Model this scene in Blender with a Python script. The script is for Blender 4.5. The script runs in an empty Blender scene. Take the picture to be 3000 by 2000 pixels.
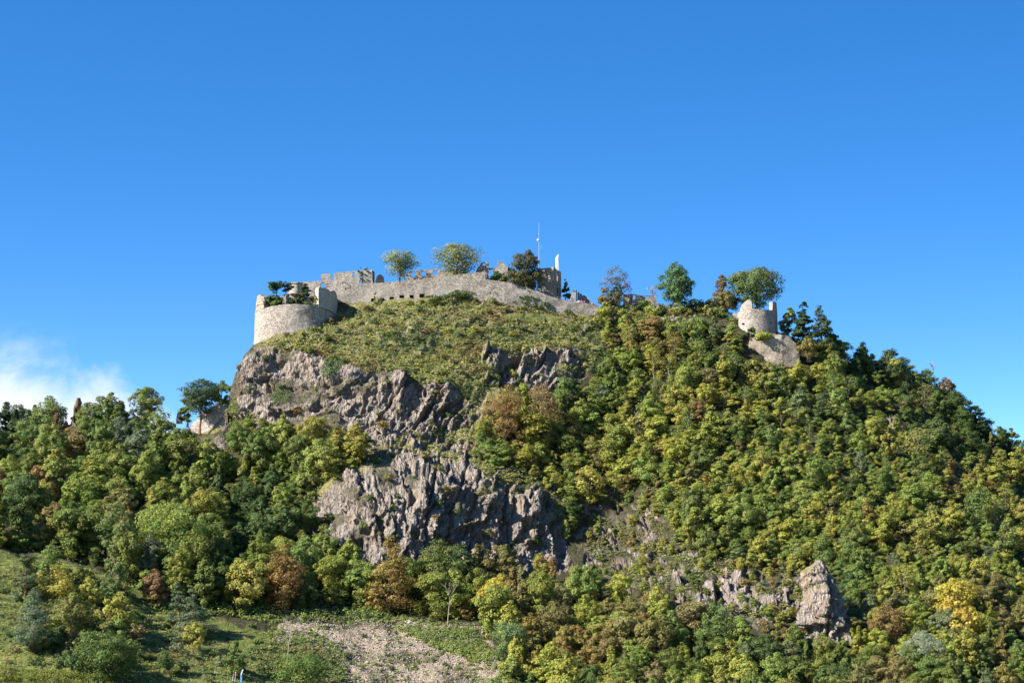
import bpy, bmesh, math, random
import numpy as np
from mathutils import Vector, Matrix
from mathutils.geometry import delaunay_2d_cdt

rng = random.Random(7)
SC = bpy.context.scene
COL = SC.collection

# ---------------------------------------------------------------- camera, sky, sun, exposure
F = 7000.0                       # focal length in photograph pixels (3000 x 2000)
TILT = math.radians(8.0)
SUN_AZ = math.radians(64.0)      # to the left of the direction hill -> camera
SUN_EL = math.radians(34.0)

cam = bpy.data.cameras.new('camera')
cam.sensor_width = 36.0
cam.lens = F / 3000.0 * 36.0
cam.clip_start = 1.0
cam.clip_end = 20000.0
cam_o = bpy.data.objects.new('camera', cam)
cam_o.rotation_euler = (math.radians(90) + TILT, 0, 0)
COL.objects.link(cam_o)
SC.camera = cam_o

SC.view_settings.view_transform = 'Standard'
SC.view_settings.look = 'None'
SC.view_settings.gamma = 1.0
SC.view_settings.exposure = 1.6
SC.view_settings.use_curve_mapping = False

world = bpy.data.worlds.new('World')
SC.world = world
world.use_nodes = True


def build_world():
    nt = world.node_tree
    N, L = nt.nodes, nt.links
    N.clear()
    out = N.new('ShaderNodeOutputWorld')
    bg = N.new('ShaderNodeBackground')
    bg.inputs['Strength'].default_value = 0.092
    tc = N.new('ShaderNodeTexCoord')
    sep = N.new('ShaderNodeSeparateXYZ')
    L.new(tc.outputs['Generated'], sep.inputs[0])
    # deep clear autumn sky: look the sky model up a little above the true elevation
    mz = N.new('ShaderNodeMath'); mz.operation = 'MULTIPLY_ADD'
    L.new(sep.outputs['Z'], mz.inputs[0]); mz.inputs[1].default_value = 2.7; mz.inputs[2].default_value = -0.085
    cmb = N.new('ShaderNodeCombineXYZ')
    L.new(sep.outputs['X'], cmb.inputs[0]); L.new(sep.outputs['Y'], cmb.inputs[1]); L.new(mz.outputs[0], cmb.inputs[2])
    nrm = N.new('ShaderNodeVectorMath'); nrm.operation = 'NORMALIZE'
    L.new(cmb.outputs[0], nrm.inputs[0])
    sky = N.new('ShaderNodeTexSky')
    sky.sky_type = 'NISHITA'
    sky.sun_disc = False
    sky.sun_elevation = SUN_EL
    sky.sun_rotation = math.pi + SUN_AZ
    sky.altitude = 500
    sky.air_density = 1.0
    sky.dust_density = 0.25
    sky.ozone_density = 2.0
    L.new(nrm.outputs[0], sky.inputs[0])
    hs = N.new('ShaderNodeHueSaturation')
    hs.inputs['Hue'].default_value = 0.505
    hs.inputs['Saturation'].default_value = 1.38
    hs.inputs['Value'].default_value = 1.0
    L.new(sky.outputs[0], hs.inputs['Color'])
    # low fair-weather cloud bank on the left horizon
    def math_(op, a, b, clamp=False):
        m = N.new('ShaderNodeMath'); m.operation = op; m.use_clamp = clamp
        for i, v in enumerate((a, b)):
            if isinstance(v, (int, float)): m.inputs[i].default_value = v
            else: L.new(v, m.inputs[i])
        return m.outputs[0]
    def ramp(v, a, b, c=0.0, d=1.0):
        m = N.new('ShaderNodeMapRange'); m.interpolation_type = 'SMOOTHSTEP'
        L.new(v, m.inputs['Value'])
        m.inputs['From Min'].default_value = a; m.inputs['From Max'].default_value = b
        m.inputs['To Min'].default_value = c; m.inputs['To Max'].default_value = d
        return m.outputs['Result']
    ax = math_('DIVIDE', sep.outputs['X'], sep.outputs['Y'])
    no = N.new('ShaderNodeTexNoise'); no.inputs['Scale'].default_value = 26.0
    no.inputs['Detail'].default_value = 7.0; no.inputs['Roughness'].default_value = 0.55
    no.inputs['Distortion'].default_value = 0.35
    mp = N.new('ShaderNodeMapping'); mp.inputs['Scale'].default_value = (1.0, 1.0, 1.5)
    mp.inputs['Location'].default_value = (0.31, 0.0, 0.12)
    L.new(tc.outputs['Generated'], mp.inputs[0]); L.new(mp.outputs[0], no.inputs['Vector'])
    # cloud thins upward and toward the hill
    up = ramp(sep.outputs['Z'], 0.10, 0.148, 0.52, -0.04)
    side = ramp(ax, -0.185, -0.115, 0.0, -0.62)
    front = ramp(sep.outputs['Y'], 0.0, 0.3, -1.0, 0.0)
    s = math_('ADD', up, side)
    s = math_('ADD', s, front)
    s = math_('ADD', s, no.outputs['Fac'])
    cov = math_('MULTIPLY', ramp(s, 0.52, 0.98, 0.0, 0.92), ramp(sep.outputs['Z'], 0.125, 0.150, 1.0, 0.0))
    mix = N.new('ShaderNodeMix'); mix.data_type = 'RGBA'
    L.new(cov, mix.inputs['Factor'])
    L.new(hs.outputs[0], mix.inputs[6])
    mix.inputs[7].default_value = (3.9, 4.05, 4.7, 1)
    L.new(mix.outputs[2], bg.inputs['Color'])
    L.new(bg.outputs[0], out.inputs[0])


build_world()

sun = bpy.data.lights.new('sun', 'SUN')
sun.energy = 4.7
sun.angle = math.radians(0.5)
sun.color = (1.0, 0.93, 0.82)
sun_o = bpy.data.objects.new('sun', sun)
SUN_DIR = Vector((-math.sin(SUN_AZ) * math.cos(SUN_EL), -math.cos(SUN_AZ) * math.cos(SUN_EL), math.sin(SUN_EL)))
sun_o.rotation_euler = SUN_DIR.to_track_quat('Z', 'Y').to_euler()
sun_o.location = SUN_DIR * 300 + Vector((0, 600, 100))
COL.objects.link(sun_o)

# ---------------------------------------------------------------- helpers
CT, ST = math.cos(TILT), math.sin(TILT)


def U(px, py, d):
    """point of the place seen at photograph pixel (px, py) at a distance d (metres north of the camera)"""
    cx = (px - 1500.0) / F
    cy = (1000.0 - py) / F
    k = d / (CT - cy * ST)
    return Vector((cx * k, d, (ST + cy * CT) * k))


def Un(px, py, d):
    cx = (px - 1500.0) / F
    cy = (1000.0 - py) / F
    k = d / (CT - cy * ST)
    return np.stack([cx * k, d * np.ones_like(k), (ST + cy * CT) * k], -1)


def link(o, parent=None):
    COL.objects.link(o)
    if parent is not None:
        o.parent = parent
    return o


def tag(o, label=None, cat=None, group=None, kind=None):
    if label: o['label'] = label
    if cat: o['category'] = cat
    if group: o['group'] = group
    if kind: o['kind'] = kind
    return o


def empty(name, loc, label=None, cat=None, group=None, rz=0.0, sc=1.0):
    o = bpy.data.objects.new(name, None)
    o.location = loc
    o.rotation_euler = (0, 0, rz)
    o.scale = (sc, sc, sc) if isinstance(sc, (int, float)) else sc
    COL.objects.link(o)
    return tag(o, label, cat, group)


def mesh_np(name, V, Fq, mat=None, smooth=False):
    """V (n,3); Fq (m,k) equal-sized faces"""
    V = np.asarray(V, dtype=np.float32); Fq = np.asarray(Fq, dtype=np.int32)
    me = bpy.data.meshes.new(name)
    m, k = Fq.shape
    me.vertices.add(len(V)); me.vertices.foreach_set('co', V.ravel())
    me.loops.add(m * k); me.loops.foreach_set('vertex_index', Fq.ravel())
    me.polygons.add(m)
    me.polygons.foreach_set('loop_start', np.arange(0, m * k, k, dtype=np.int32))
    if smooth:
        me.polygons.foreach_set('use_smooth', np.ones(m, dtype=bool))
    me.update(calc_edges=True)
    if mat: me.materials.append(mat)
    return me


def mesh_py(name, V, Fs, mat=None, smooth=False):
    me = bpy.data.meshes.new(name)
    me.from_pydata([tuple(v) for v in V], [], Fs)
    if smooth:
        for p in me.polygons: p.use_smooth = True
    if mat: me.materials.append(mat)
    me.update()
    return me


def obj(name, me, parent=None, loc=None):
    o = bpy.data.objects.new(name, me)
    if loc is not None: o.location = loc
    return link(o, parent)


# --- numpy noise
def _h(ix, iy, iz, seed):
    h = (ix.astype(np.int64) * 374761393 + iy.astype(np.int64) * 668265263 + iz.astype(np.int64) * 2147483647 + seed * 974634777) & 0xFFFFFFFF
    h = ((h ^ (h >> 13)) * 1274126177) & 0xFFFFFFFF
    h = ((h ^ (h >> 16)) * 2246822519) & 0xFFFFFFFF
    return ((h ^ (h >> 15)) & 0xFFFFFF) / float(0xFFFFFF)


def vnoise(p, seed=0):
    i = np.floor(p); f = p - i
    f = f * f * (3 - 2 * f)
    i = i.astype(np.int64)
    r = 0
    for a in (0, 1):
        for b in (0, 1):
            for c in (0, 1):
                w = (f[..., 0] if a else 1 - f[..., 0]) * (f[..., 1] if b else 1 - f[..., 1]) * (f[..., 2] if c else 1 - f[..., 2])
                r = r + w * _h(i[..., 0] + a, i[..., 1] + b, i[..., 2] + c, seed)
    return r * 2 - 1


def fbm(p, octaves=4, seed=0, gain=0.5):
    r, a, q = 0, 1.0, np.asarray(p, dtype=np.float64)
    for o in range(octaves):
        r = r + a * vnoise(q, seed + o)
        a *= gain; q = q * 2.03 + 11.3
    return r


def worley(p, seed=0, facets=False):
    i = np.floor(p).astype(np.int64)
    f1 = np.full(p.shape[:-1], 9.0); f2 = f1.copy(); cid = np.zeros_like(f1); slope = np.zeros_like(f1)
    for a in (-1, 0, 1):
        for b in (-1, 0, 1):
            for c in (-1, 0, 1):
                cx, cy, cz = i[..., 0] + a, i[..., 1] + b, i[..., 2] + c
                dx = cx + _h(cx, cy, cz, seed) - p[..., 0]
                dy = cy + _h(cx, cy, cz, seed + 1) - p[..., 1]
                dz = cz + _h(cx, cy, cz, seed + 2) - p[..., 2]
                d = dx * dx + dy * dy + dz * dz
                closer = d < f1
                f2 = np.where(closer, f1, np.minimum(f2, d))
                cid = np.where(closer, _h(cx, cy, cz, seed + 3), cid)
                sl = (_h(cx, cy, cz, seed + 4) * 2 - 1) * dx + (_h(cx, cy, cz, seed + 5) * 2 - 1) * dz
                slope = np.where(closer, sl, slope)
                f1 = np.where(closer, d, f1)
    if facets: return np.sqrt(f1), np.sqrt(f2), cid, slope
    return np.sqrt(f1), np.sqrt(f2), cid


def in_poly(poly, X, Y):
    P = np.asarray(poly, float)
    ins = np.zeros(np.shape(X), bool)
    j = len(P) - 1
    for i in range(len(P)):
        xi, yi = P[i]; xj, yj = P[j]
        if yi != yj:
            c = ((yi > Y) != (yj > Y)) & (X < (xj - xi) * (Y - yi) / (yj - yi) + xi)
            ins ^= c
        j = i
    return ins


K = 3000 / 2352.0
def D(*pts):
    return [(x * K, y * K) for x, y in pts]


# ---------------------------------------------------------------- materials
def new_mat(name):
    m = bpy.data.materials.new(name)
    m.use_nodes = True
    nt = m.node_tree
    b = nt.nodes['Principled BSDF']
    b.inputs['Specular IOR Level'].default_value = 0.15
    b.inputs['Roughness'].default_value = 0.85
    return m, nt, b


def node(nt, t, **kw):
    n = nt.nodes.new(t)
    for k, v in kw.items(): setattr(n, k, v)
    return n


def ramp_node(nt, fac, stops):
    r = nt.nodes.new('ShaderNodeValToRGB')
    e = r.color_ramp.elements
    while len(e) > 1: e.remove(e[-1])
    e[0].position = stops[0][0]; e[0].color = (*stops[0][1], 1)
    for p, c in stops[1:]:
        x = e.new(p); x.color = (*c, 1)
    nt.links.new(fac, r.inputs[0])
    return r.outputs[0]


def mixc(nt, fac, a, b, mode='MIX'):
    m = nt.nodes.new('ShaderNodeMix'); m.data_type = 'RGBA'; m.blend_type = mode
    for s, v in ((0, fac), (6, a), (7, b)):
        if isinstance(v, (int, float)): m.inputs[s].default_value = v
        elif isinstance(v, tuple): m.inputs[s].default_value = (*v, 1)
        else: nt.links.new(v, m.inputs[s])
    return m.outputs[2]


def noise(nt, vec, scale, detail=4, rough=0.55):
    n = nt.nodes.new('ShaderNodeTexNoise')
    n.inputs['Scale'].default_value = scale; n.inputs['Detail'].default_value = detail
    n.inputs['Roughness'].default_value = rough
    nt.links.new(vec, n.inputs['Vector'])
    return n.outputs['Fac']


def plain(name, col, rough=0.7, metal=0.0, var=0.15, scale=3.0):
    m, nt, b = new_mat(name)
    tc = node(nt, 'ShaderNodeTexCoord')
    f = noise(nt, tc.outputs['Object'], scale)
    c = ramp_node(nt, f, [(0.3, tuple(x * (1 - var) for x in col)), (0.7, tuple(min(1, x * (1 + var)) for x in col))])
    nt.links.new(c, b.inputs['Base Color'])
    b.inputs['Roughness'].default_value = rough
    b.inputs['Metallic'].default_value = metal
    return m


def stone_mat(name, dark, mid, light, scale=1.6, stain=0.5):
    """rubble masonry: irregular stones in pale mortar, weather stains running down"""
    m, nt, b = new_mat(name)
    g = node(nt, 'ShaderNodeNewGeometry')
    pos = g.outputs['Position']
    mp = node(nt, 'ShaderNodeMapping'); mp.inputs['Scale'].default_value = (1, 1, 1.5)
    nt.links.new(pos, mp.inputs[0])
    v = node(nt, 'ShaderNodeTexVoronoi'); v.inputs['Scale'].default_value = scale; v.inputs['Randomness'].default_value = 1.0
    nt.links.new(mp.outputs[0], v.inputs['Vector'])
    sep = node(nt, 'ShaderNodeSeparateColor')
    nt.links.new(v.outputs['Color'], sep.inputs[0])
    c = ramp_node(nt, sep.outputs[0], [(0.0, dark), (0.35, mid), (0.75, light), (1.0, tuple(min(1, x * 1.25) for x in light))])
    ve = node(nt, 'ShaderNodeTexVoronoi', feature='DISTANCE_TO_EDGE'); ve.inputs['Scale'].default_value = scale
    nt.links.new(mp.outputs[0], ve.inputs['Vector'])
    joint = node(nt, 'ShaderNodeMapRange'); joint.inputs['From Max'].default_value = 0.09
    nt.links.new(ve.outputs['Distance'], joint.inputs['Value'])
    c = mixc(nt, joint.outputs[0], tuple(0.62 * a + 0.1 * q for a, q in zip(dark, light)), c)
    big = noise(nt, pos, 0.16, 5, 0.6)
    st = node(nt, 'ShaderNodeMapping'); st.inputs['Scale'].default_value = (0.9, 0.9, 0.12)
    nt.links.new(pos, st.inputs[0])
    streak = noise(nt, st.outputs[0], 0.9, 4, 0.6)
    bigr = node(nt, 'ShaderNodeMapRange'); bigr.inputs['From Min'].default_value = 0.38; bigr.inputs['From Max'].default_value = 0.66
    nt.links.new(big, bigr.inputs['Value'])
    strr = node(nt, 'ShaderNodeMapRange'); strr.inputs['From Min'].default_value = 0.5; strr.inputs['From Max'].default_value = 0.75
    strr.inputs['To Max'].default_value = stain
    nt.links.new(streak, strr.inputs['Value'])
    c = mixc(nt, bigr.outputs[0], c, mixc(nt, 0.5, c, (0.40, 0.365, 0.32)))
    c = mixc(nt, strr.outputs[0], c, mixc(nt, 0.6, c, (0.12, 0.105, 0.085)))
    nt.links.new(c, b.inputs['Base Color'])
    bp = node(nt, 'ShaderNodeBump'); bp.inputs['Strength'].default_value = 0.6; bp.inputs['Distance'].default_value = 0.16
    hh = node(nt, 'ShaderNodeMath', operation='MULTIPLY_ADD')
    nt.links.new(joint.outputs[0], hh.inputs[0]); hh.inputs[1].default_value = 0.5
    nt.links.new(sep.outputs[1], hh.inputs[2])
    nt.links.new(hh.outputs[0], bp.inputs['Height'])
    nt.links.new(bp.outputs[0], b.inputs['Normal'])
    b.inputs['Roughness'].default_value = 0.95
    return m


def leaf_mat(name, use_obj=True, inst=False):
    m, nt, b = new_mat(name)
    N, L = nt.nodes, nt.links
    if use_obj:
        oi = N.new('ShaderNodeObjectInfo'); base = oi.outputs['Color']
    else:
        a = N.new('ShaderNodeAttribute'); a.attribute_name = 'leafcol'; a.attribute_type = 'INSTANCER' if inst else 'GEOMETRY'; base = a.outputs['Color']
    t = N.new('ShaderNodeAttribute'); t.attribute_name = 'tint'
    hsv = N.new('ShaderNodeHueSaturation')
    r1 = N.new('ShaderNodeMapRange'); r1.inputs['To Min'].default_value = 0.465; r1.inputs['To Max'].default_value = 0.53
    L.new(t.outputs['Fac'], r1.inputs['Value']); L.new(r1.outputs[0], hsv.inputs['Hue'])
    r2 = N.new('ShaderNodeMath'); r2.operation = 'FRACT'
    r3 = N.new('ShaderNodeMath'); r3.operation = 'MULTIPLY'; r3.inputs[1].default_value = 7.31
    L.new(t.outputs['Fac'], r3.inputs[0]); L.new(r3.outputs[0], r2.inputs[0])
    r4 = N.new('ShaderNodeMapRange'); r4.inputs['To Min'].default_value = 0.82; r4.inputs['To Max'].default_value = 1.5
    L.new(r2.outputs[0], r4.inputs['Value']); L.new(r4.outputs[0], hsv.inputs['Value'])
    hsv.inputs['Saturation'].default_value = 0.93
    L.new(base, hsv.inputs['Color'])
    L.new(hsv.outputs[0], b.inputs['Base Color'])
    b.inputs['Roughness'].default_value = 0.6
    b.inputs['Specular IOR Level'].default_value = 0.2
    tr = N.new('ShaderNodeBsdfTranslucent')
    L.new(hsv.outputs[0], tr.inputs['Color'])
    mx = N.new('ShaderNodeMixShader'); mx.inputs[0].default_value = 0.42
    L.new(b.outputs[0], mx.inputs[1]); L.new(tr.outputs[0], mx.inputs[2])
    L.new(mx.outputs[0], N['Material Output'].inputs['Surface'])
    return m


M = {}
M['leaf'] = leaf_mat('leaves')
M['leafi'] = leaf_mat('thicket_leaves', use_obj=False, inst=True)
M['leafv'] = leaf_mat('ground_leaves', use_obj=False)
M['bark'] = plain('bark', (0.11, 0.085, 0.065), 0.95, 0, 0.35, 2.0)
M['pine_bark'] = plain('pine_bark', (0.2, 0.105, 0.06), 0.95, 0, 0.35, 2.0)
M['dead'] = plain('bleached_wood', (0.27, 0.235, 0.2), 0.9, 0, 0.2, 1.0)
M['stone'] = stone_mat('rubble_masonry', (0.125, 0.104, 0.087), (0.25, 0.217, 0.186), (0.36, 0.32, 0.278), 2.3, .6)
M['stone_brown'] = stone_mat('brown_masonry', (0.17, 0.13, 0.095), (0.28, 0.222, 0.168), (0.37, 0.305, 0.24), 2.2, .4)
M['stone_dark'] = stone_mat('dark_masonry', (0.10, 0.08, 0.07), (0.19, 0.155, 0.13), (0.29, 0.25, 0.215), 1.7, 0.8)  # dark stone; also paints the shade on side walls turned from the sun
M['stone_pale'] = stone_mat('pale_masonry', (0.24, 0.21, 0.185), (0.345, 0.315, 0.285), (0.43, 0.40, 0.365), 2.2)
M['metal'] = plain('galvanised_steel', (0.32, 0.33, 0.34), 0.45, 0.6, 0.1)
M['white'] = plain('white_cloth', (0.8, 0.79, 0.76), 0.8, 0, 0.04)
M['timber'] = plain('weathered_timber', (0.2, 0.15, 0.11), 0.9, 0, 0.3)
M['blue_paint'] = plain('blue_grey_paint', (0.12, 0.27, 0.40), 0.5, 0.0, 0.15)
M['cable'] = plain('black_cable', (0.03, 0.03, 0.03), 0.6)
M['boulder'] = stone_mat('boulder_rock', (0.15, 0.12, 0.09), (0.24, 0.198, 0.15), (0.33, 0.28, 0.22), 0.9)


def terrain_mat():
    m, nt, b = new_mat('hillside')
    N, L = nt.nodes, nt.links
    g = node(nt, 'ShaderNodeNewGeometry'); pos = g.outputs['Position']
    cov = node(nt, 'ShaderNodeAttribute', attribute_name='cover')
    sc = node(nt, 'ShaderNodeSeparateColor'); L.new(cov.outputs['Color'], sc.inputs[0])
    # rock: volcanic phonolite, purple grey with ochre stains and pale fresh faces
    mp = node(nt, 'ShaderNodeMapping'); mp.inputs['Scale'].default_value = (1, 1, 0.35)
    mp.inputs['Rotation'].default_value = (0, math.radians(14), 0)
    L.new(pos, mp.inputs[0])
    r1 = noise(nt, mp.outputs[0], 0.9, 8, 0.65)
    c_rock = ramp_node(nt, r1, [(0.25, (0.085, 0.074, 0.066)), (0.42, (0.165, 0.143, 0.124)), (0.55, (0.25, 0.214, 0.182)), (0.72, (0.37, 0.33, 0.285))])
    r2 = noise(nt, mp.outputs[0], 0.22, 4, 0.6)
    r2r = node(nt, 'ShaderNodeMapRange'); r2r.inputs['From Min'].default_value = 0.52; r2r.inputs['From Max'].default_value = 0.68; r2r.inputs['To Max'].default_value = 0.7
    L.new(r2, r2r.inputs['Value'])
    c_rock = mixc(nt, r2r.outputs[0], c_rock, mixc(nt, 0.75, c_rock, (0.36, 0.21, 0.105), 'MULTIPLY') if False else mixc(nt, 0.45, c_rock, (0.34, 0.20, 0.10)))
    r5 = noise(nt, pos, 0.13, 3, 0.5)
    r5r = node(nt, 'ShaderNodeMapRange'); r5r.inputs['From Min'].default_value = 0.5; r5r.inputs['From Max'].default_value = 0.7; r5r.inputs['To Max'].default_value = 0.6
    L.new(r5, r5r.inputs['Value'])
    c_rock = mixc(nt, r5r.outputs[0], c_rock, mixc(nt, 0.5, c_rock, (0.14, 0.135, 0.13)))
    # earth and litter between the plants
    e1 = noise(nt, pos, 0.8, 6, 0.65)
    c_earth = ramp_node(nt, e1, [(0.3, (0.022, 0.022, 0.011)), (0.5, (0.042, 0.042, 0.02)), (0.7, (0.085, 0.07, 0.038))])
    # scrub slope, dry grass
    c_scrub = ramp_node(nt, e1, [(0.3, (0.085, 0.085, 0.032)), (0.5, (0.15, 0.14, 0.052)), (0.7, (0.23, 0.2, 0.085))])
    # scree
    v = node(nt, 'ShaderNodeTexVoronoi'); v.inputs['Scale'].default_value = 2.6; L.new(pos, v.inputs['Vector'])
    s2 = node(nt, 'ShaderNodeSeparateColor'); L.new(v.outputs['Color'], s2.inputs[0])
    c_scree = ramp_node(nt, s2.outputs[0], [(0.0, (0.15, 0.118, 0.085)), (0.5, (0.26, 0.21, 0.155)), (1.0, (0.37, 0.305, 0.235))])
    # meadow
    mm = node(nt, 'ShaderNodeMapping'); mm.inputs['Scale'].default_value = (0.35, 1, 1.0); L.new(pos, mm.inputs[0])
    g1 = noise(nt, mm.outputs[0], 0.7, 6, 0.65)
    c_mead = ramp_node(nt, g1, [(0.32, (0.04, 0.056, 0.016)), (0.48, (0.09, 0.115, 0.03)), (0.58, (0.14, 0.145, 0.045)), (0.72, (0.2, 0.175, 0.08))])
    c = mixc(nt, cov.outputs['Alpha'], c_earth, c_scrub)
    c = mixc(nt, sc.outputs[2], c, c_mead)
    c = mixc(nt, sc.outputs[1], c, c_scree)
    c = mixc(nt, sc.outputs[0], c, c_rock)
    L.new(c, b.inputs['Base Color'])
    nb = noise(nt, mp.outputs[0], 1.6, 8, 0.7)
    # split rock: long slanting joints, only on rock
    jm = node(nt, 'ShaderNodeMapping'); jm.inputs['Scale'].default_value = (1.0, 0.6, 0.28); jm.inputs['Rotation'].default_value = (0, math.radians(12), 0)
    L.new(pos, jm.inputs[0])
    jw = node(nt, 'ShaderNodeVectorMath', operation='MULTIPLY_ADD')
    nz = node(nt, 'ShaderNodeTexNoise'); nz.inputs['Scale'].default_value = 0.5; nz.inputs['Detail'].default_value = 3; L.new(pos, nz.inputs['Vector'])
    L.new(nz.outputs['Color'], jw.inputs[0]); jw.inputs[1].default_value = (1.2, 1.2, 1.2); L.new(jm.outputs[0], jw.inputs[2])
    jv = node(nt, 'ShaderNodeTexVoronoi', feature='F1', distance='MANHATTAN'); jv.inputs['Scale'].default_value = 1.5; L.new(jw.outputs[0], jv.inputs['Vector'])
    jc = node(nt, 'ShaderNodeSeparateColor'); L.new(jv.outputs['Color'], jc.inputs[0])
    h1 = node(nt, 'ShaderNodeMath', operation='ADD'); L.new(jc.outputs[0], h1.inputs[0]); L.new(jv.outputs['Distance'], h1.inputs[1])
    h2 = node(nt, 'ShaderNodeMath', operation='MULTIPLY'); L.new(h1.outputs[0], h2.inputs[0]); L.new(sc.outputs[0], h2.inputs[1])
    h3 = node(nt, 'ShaderNodeMath', operation='ADD'); L.new(h2.outputs[0], h3.inputs[0]); L.new(nb, h3.inputs[1])
    bp = node(nt, 'ShaderNodeBump'); bp.inputs['Strength'].default_value = 1.0; bp.inputs['Distance'].default_value = 0.6
    L.new(h3.outputs[0], bp.inputs['Height']); L.new(bp.outputs[0], b.inputs['Normal'])
    b.inputs['Roughness'].default_value = 0.95
    return m


M['hill'] = terrain_mat()

# ---------------------------------------------------------------- terrain
CTRL = {
    -2600: [(2230, 480), (2215, 600)],
    -1600: [(2150, 495), (1950, 560), (1760, 690)],
    -700: [(2150, 500), (1950, 530), (1640, 590), (1450, 640), (1330, 700)],
    0: [(2150, 500), (2000, 530), (1950, 540), (1800, 565), (1640, 595), (1450, 640), (1290, 690)],
    300: [(2150, 510), (2000, 535), (1900, 550), (1780, 580), (1600, 615), (1400, 655), (1270, 690)],
    550: [(2150, 520), (2000, 545), (1850, 580), (1700, 605), (1500, 640), (1350, 670), (1265, 688)],
    700: [(2150, 525), (2000, 550), (1850, 585), (1700, 612), (1500, 648), (1350, 668), (1280, 674), (1150, 680), (1020, 687)],
    850: [(2150, 535), (2000, 560), (1850, 590), (1650, 624), (1500, 650), (1350, 665), (1280, 671), (1100, 678), (970, 688), (900, 703)],
    1000: [(2150, 548), (2000, 570), (1830, 598), (1680, 624), (1550, 632), (1400, 642), (1320, 662), (1250, 669), (1100, 675), (1000, 687), (885, 704)],
    1300: [(2150, 555), (2000, 578), (1830, 602), (1680, 630), (1550, 636), (1400, 645), (1300, 668), (1150, 676), (1050, 684), (865, 704)],
    1600: [(2150, 555), (2000, 578), (1830, 605), (1680, 640), (1500, 652), (1400, 660), (1250, 674), (1130, 684), (1060, 688), (990, 697), (905, 706)],
    1760: [(2150, 550), (2000, 575), (1830, 605), (1650, 645), (1500, 660), (1300, 675), (1100, 692), (925, 708)],
    2000: [(2150, 548), (2000, 572), (1830, 600), (1650, 630), (1500, 648), (1300, 668), (1100, 690), (930, 708)],
    2250: [(2150, 548), (2000, 572), (1830, 595), (1650, 628), (1450, 652), (1200, 683), (1060, 695), (985, 698)],
    2500: [(2150, 546), (2000, 570), (1830, 595), (1650, 622), (1450, 650), (1250, 678), (1060, 712)],
    2800: [(2150, 545), (2000, 570), (1800, 600), (1600, 632), (1400, 670), (1200, 724)],
    3000: [(2150, 546), (2000, 572), (1800, 605), (1600, 642), (1340, 728)],
    3300: [(2150, 550), (2000, 590), (1850, 640), (1630, 735)],
    3800: [(2200, 560), (2050, 620), (1910, 740)],
    4600: [(2230, 540), (2215, 700)],
}
_cp = np.array([(x, y, d) for x, c in CTRL.items() for y, d in c], float)
_S = np.array([1 / 420.0, 1 / 260.0])
_cn = _cp[:, :2] * _S


def _phi(r2):
    return 0.5 * r2 * np.log(r2 + 1e-9)


def _fit():
    n = len(_cn)
    A = _phi(((_cn[:, None] - _cn[None]) ** 2).sum(-1)) + np.eye(n) * 0.01
    P = np.c_[np.ones(n), _cn]
    Mx = np.block([[A, P], [P.T, np.zeros((3, 3))]])
    return np.linalg.solve(Mx, np.r_[_cp[:, 2], 0, 0, 0])


_w = _fit()


def depth(px, py):
    px = np.asarray(px, float); py = np.asarray(py, float)
    q = np.stack([px, py], -1) * _S
    out = _w[-3] + q[..., 0] * _w[-2] + q[..., 1] * _w[-1]
    for k in range(len(_cn)):
        out = out + _w[k] * _phi(((q - _cn[k]) ** 2).sum(-1))
    return out


_sk = np.array([(-2600, 2215), (-1600, 1770), (-700, 1330), (0, 1290), (200, 1272), (500, 1268), (560, 1275), (640, 1265), (660, 1245), (667, 1200),
                (672, 1150), (690, 1092), (720, 1035), (742, 1008), (760, 1000), (860, 960), (985, 893), (1000, 888), (1100, 884), (1200, 875), (1300, 862), (1400, 861), (1500, 881),
                (1600, 906), (1700, 922), (1760, 925), (1800, 912), (1900, 903), (2000, 905), (2100, 910), (2150, 945), (2200, 975), (2280, 975), (2330, 990),
                (2400, 1036), (2500, 1066), (2600, 1090), (2700, 1132), (2800, 1198), (2900, 1266), (3000, 1338), (3300, 1570), (3800, 1910), (4600, 2215)], float)
_pl = np.array([(-2600, 2215), (-700, 1325), (560, 1272), (660, 1240), (690, 1085), (742, 1006), (760, 999), (860, 959), (985, 892), (998, 846), (1100, 838), (1200, 826), (1300, 815), (1400, 822),
                (1500, 838), (1600, 868), (1700, 892), (1760, 906), (1800, 900), (2000, 900), (2100, 905), (2150, 940), (2200, 970), (2300, 972), (2400, 1032), (2600, 1092),
                (2800, 1194), (3000, 1334), (3800, 1905), (4600, 2215)], float)


def skyline(px): return np.interp(px, _sk[:, 0], _sk[:, 1])
def plateau(px): return np.interp(px, _pl[:, 0], _pl[:, 1])


ROCKS = [
    D((520, 985), (522, 940), (531, 868), (548, 828), (592, 795), (640, 796), (690, 806), (760, 822), (830, 855), (900, 846), (962, 880), (1040, 890), (1085, 930),
      (1080, 962), (1010, 972), (930, 992), (856, 1022), (842, 1002), (790, 980), (720, 1000), (690, 985), (640, 985), (570, 1000)),
    D((690, 1195), (735, 1140), (770, 1090), (830, 1062), (960, 1050), (1080, 1062), (1180, 1120), (1260, 1130), (1292, 1200), (1305, 1310), (1200, 1330), (1150, 1320),
      (1080, 1330), (960, 1330), (850, 1370), (790, 1360), (735, 1245)),
    D((1110, 800), (1200, 812), (1330, 800), (1345, 862), (1290, 890), (1170, 900), (1115, 870)),
    D((440, 1000), (520, 1005), (512, 1042), (450, 1048)),
    D((1610, 1335), (1700, 1312), (1790, 1340), (1800, 1420), (1700, 1440), (1600, 1410)),
]
SLOPE_ROCK = D((1350, 1180), (1430, 1200), (1500, 1165), (1540, 1240), (1620, 1280), (1760, 1300), (1830, 1330), (1850, 1420), (1720, 1440), (1600, 1430), (1560, 1380), (1400, 1340), (1345, 1260))
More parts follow.
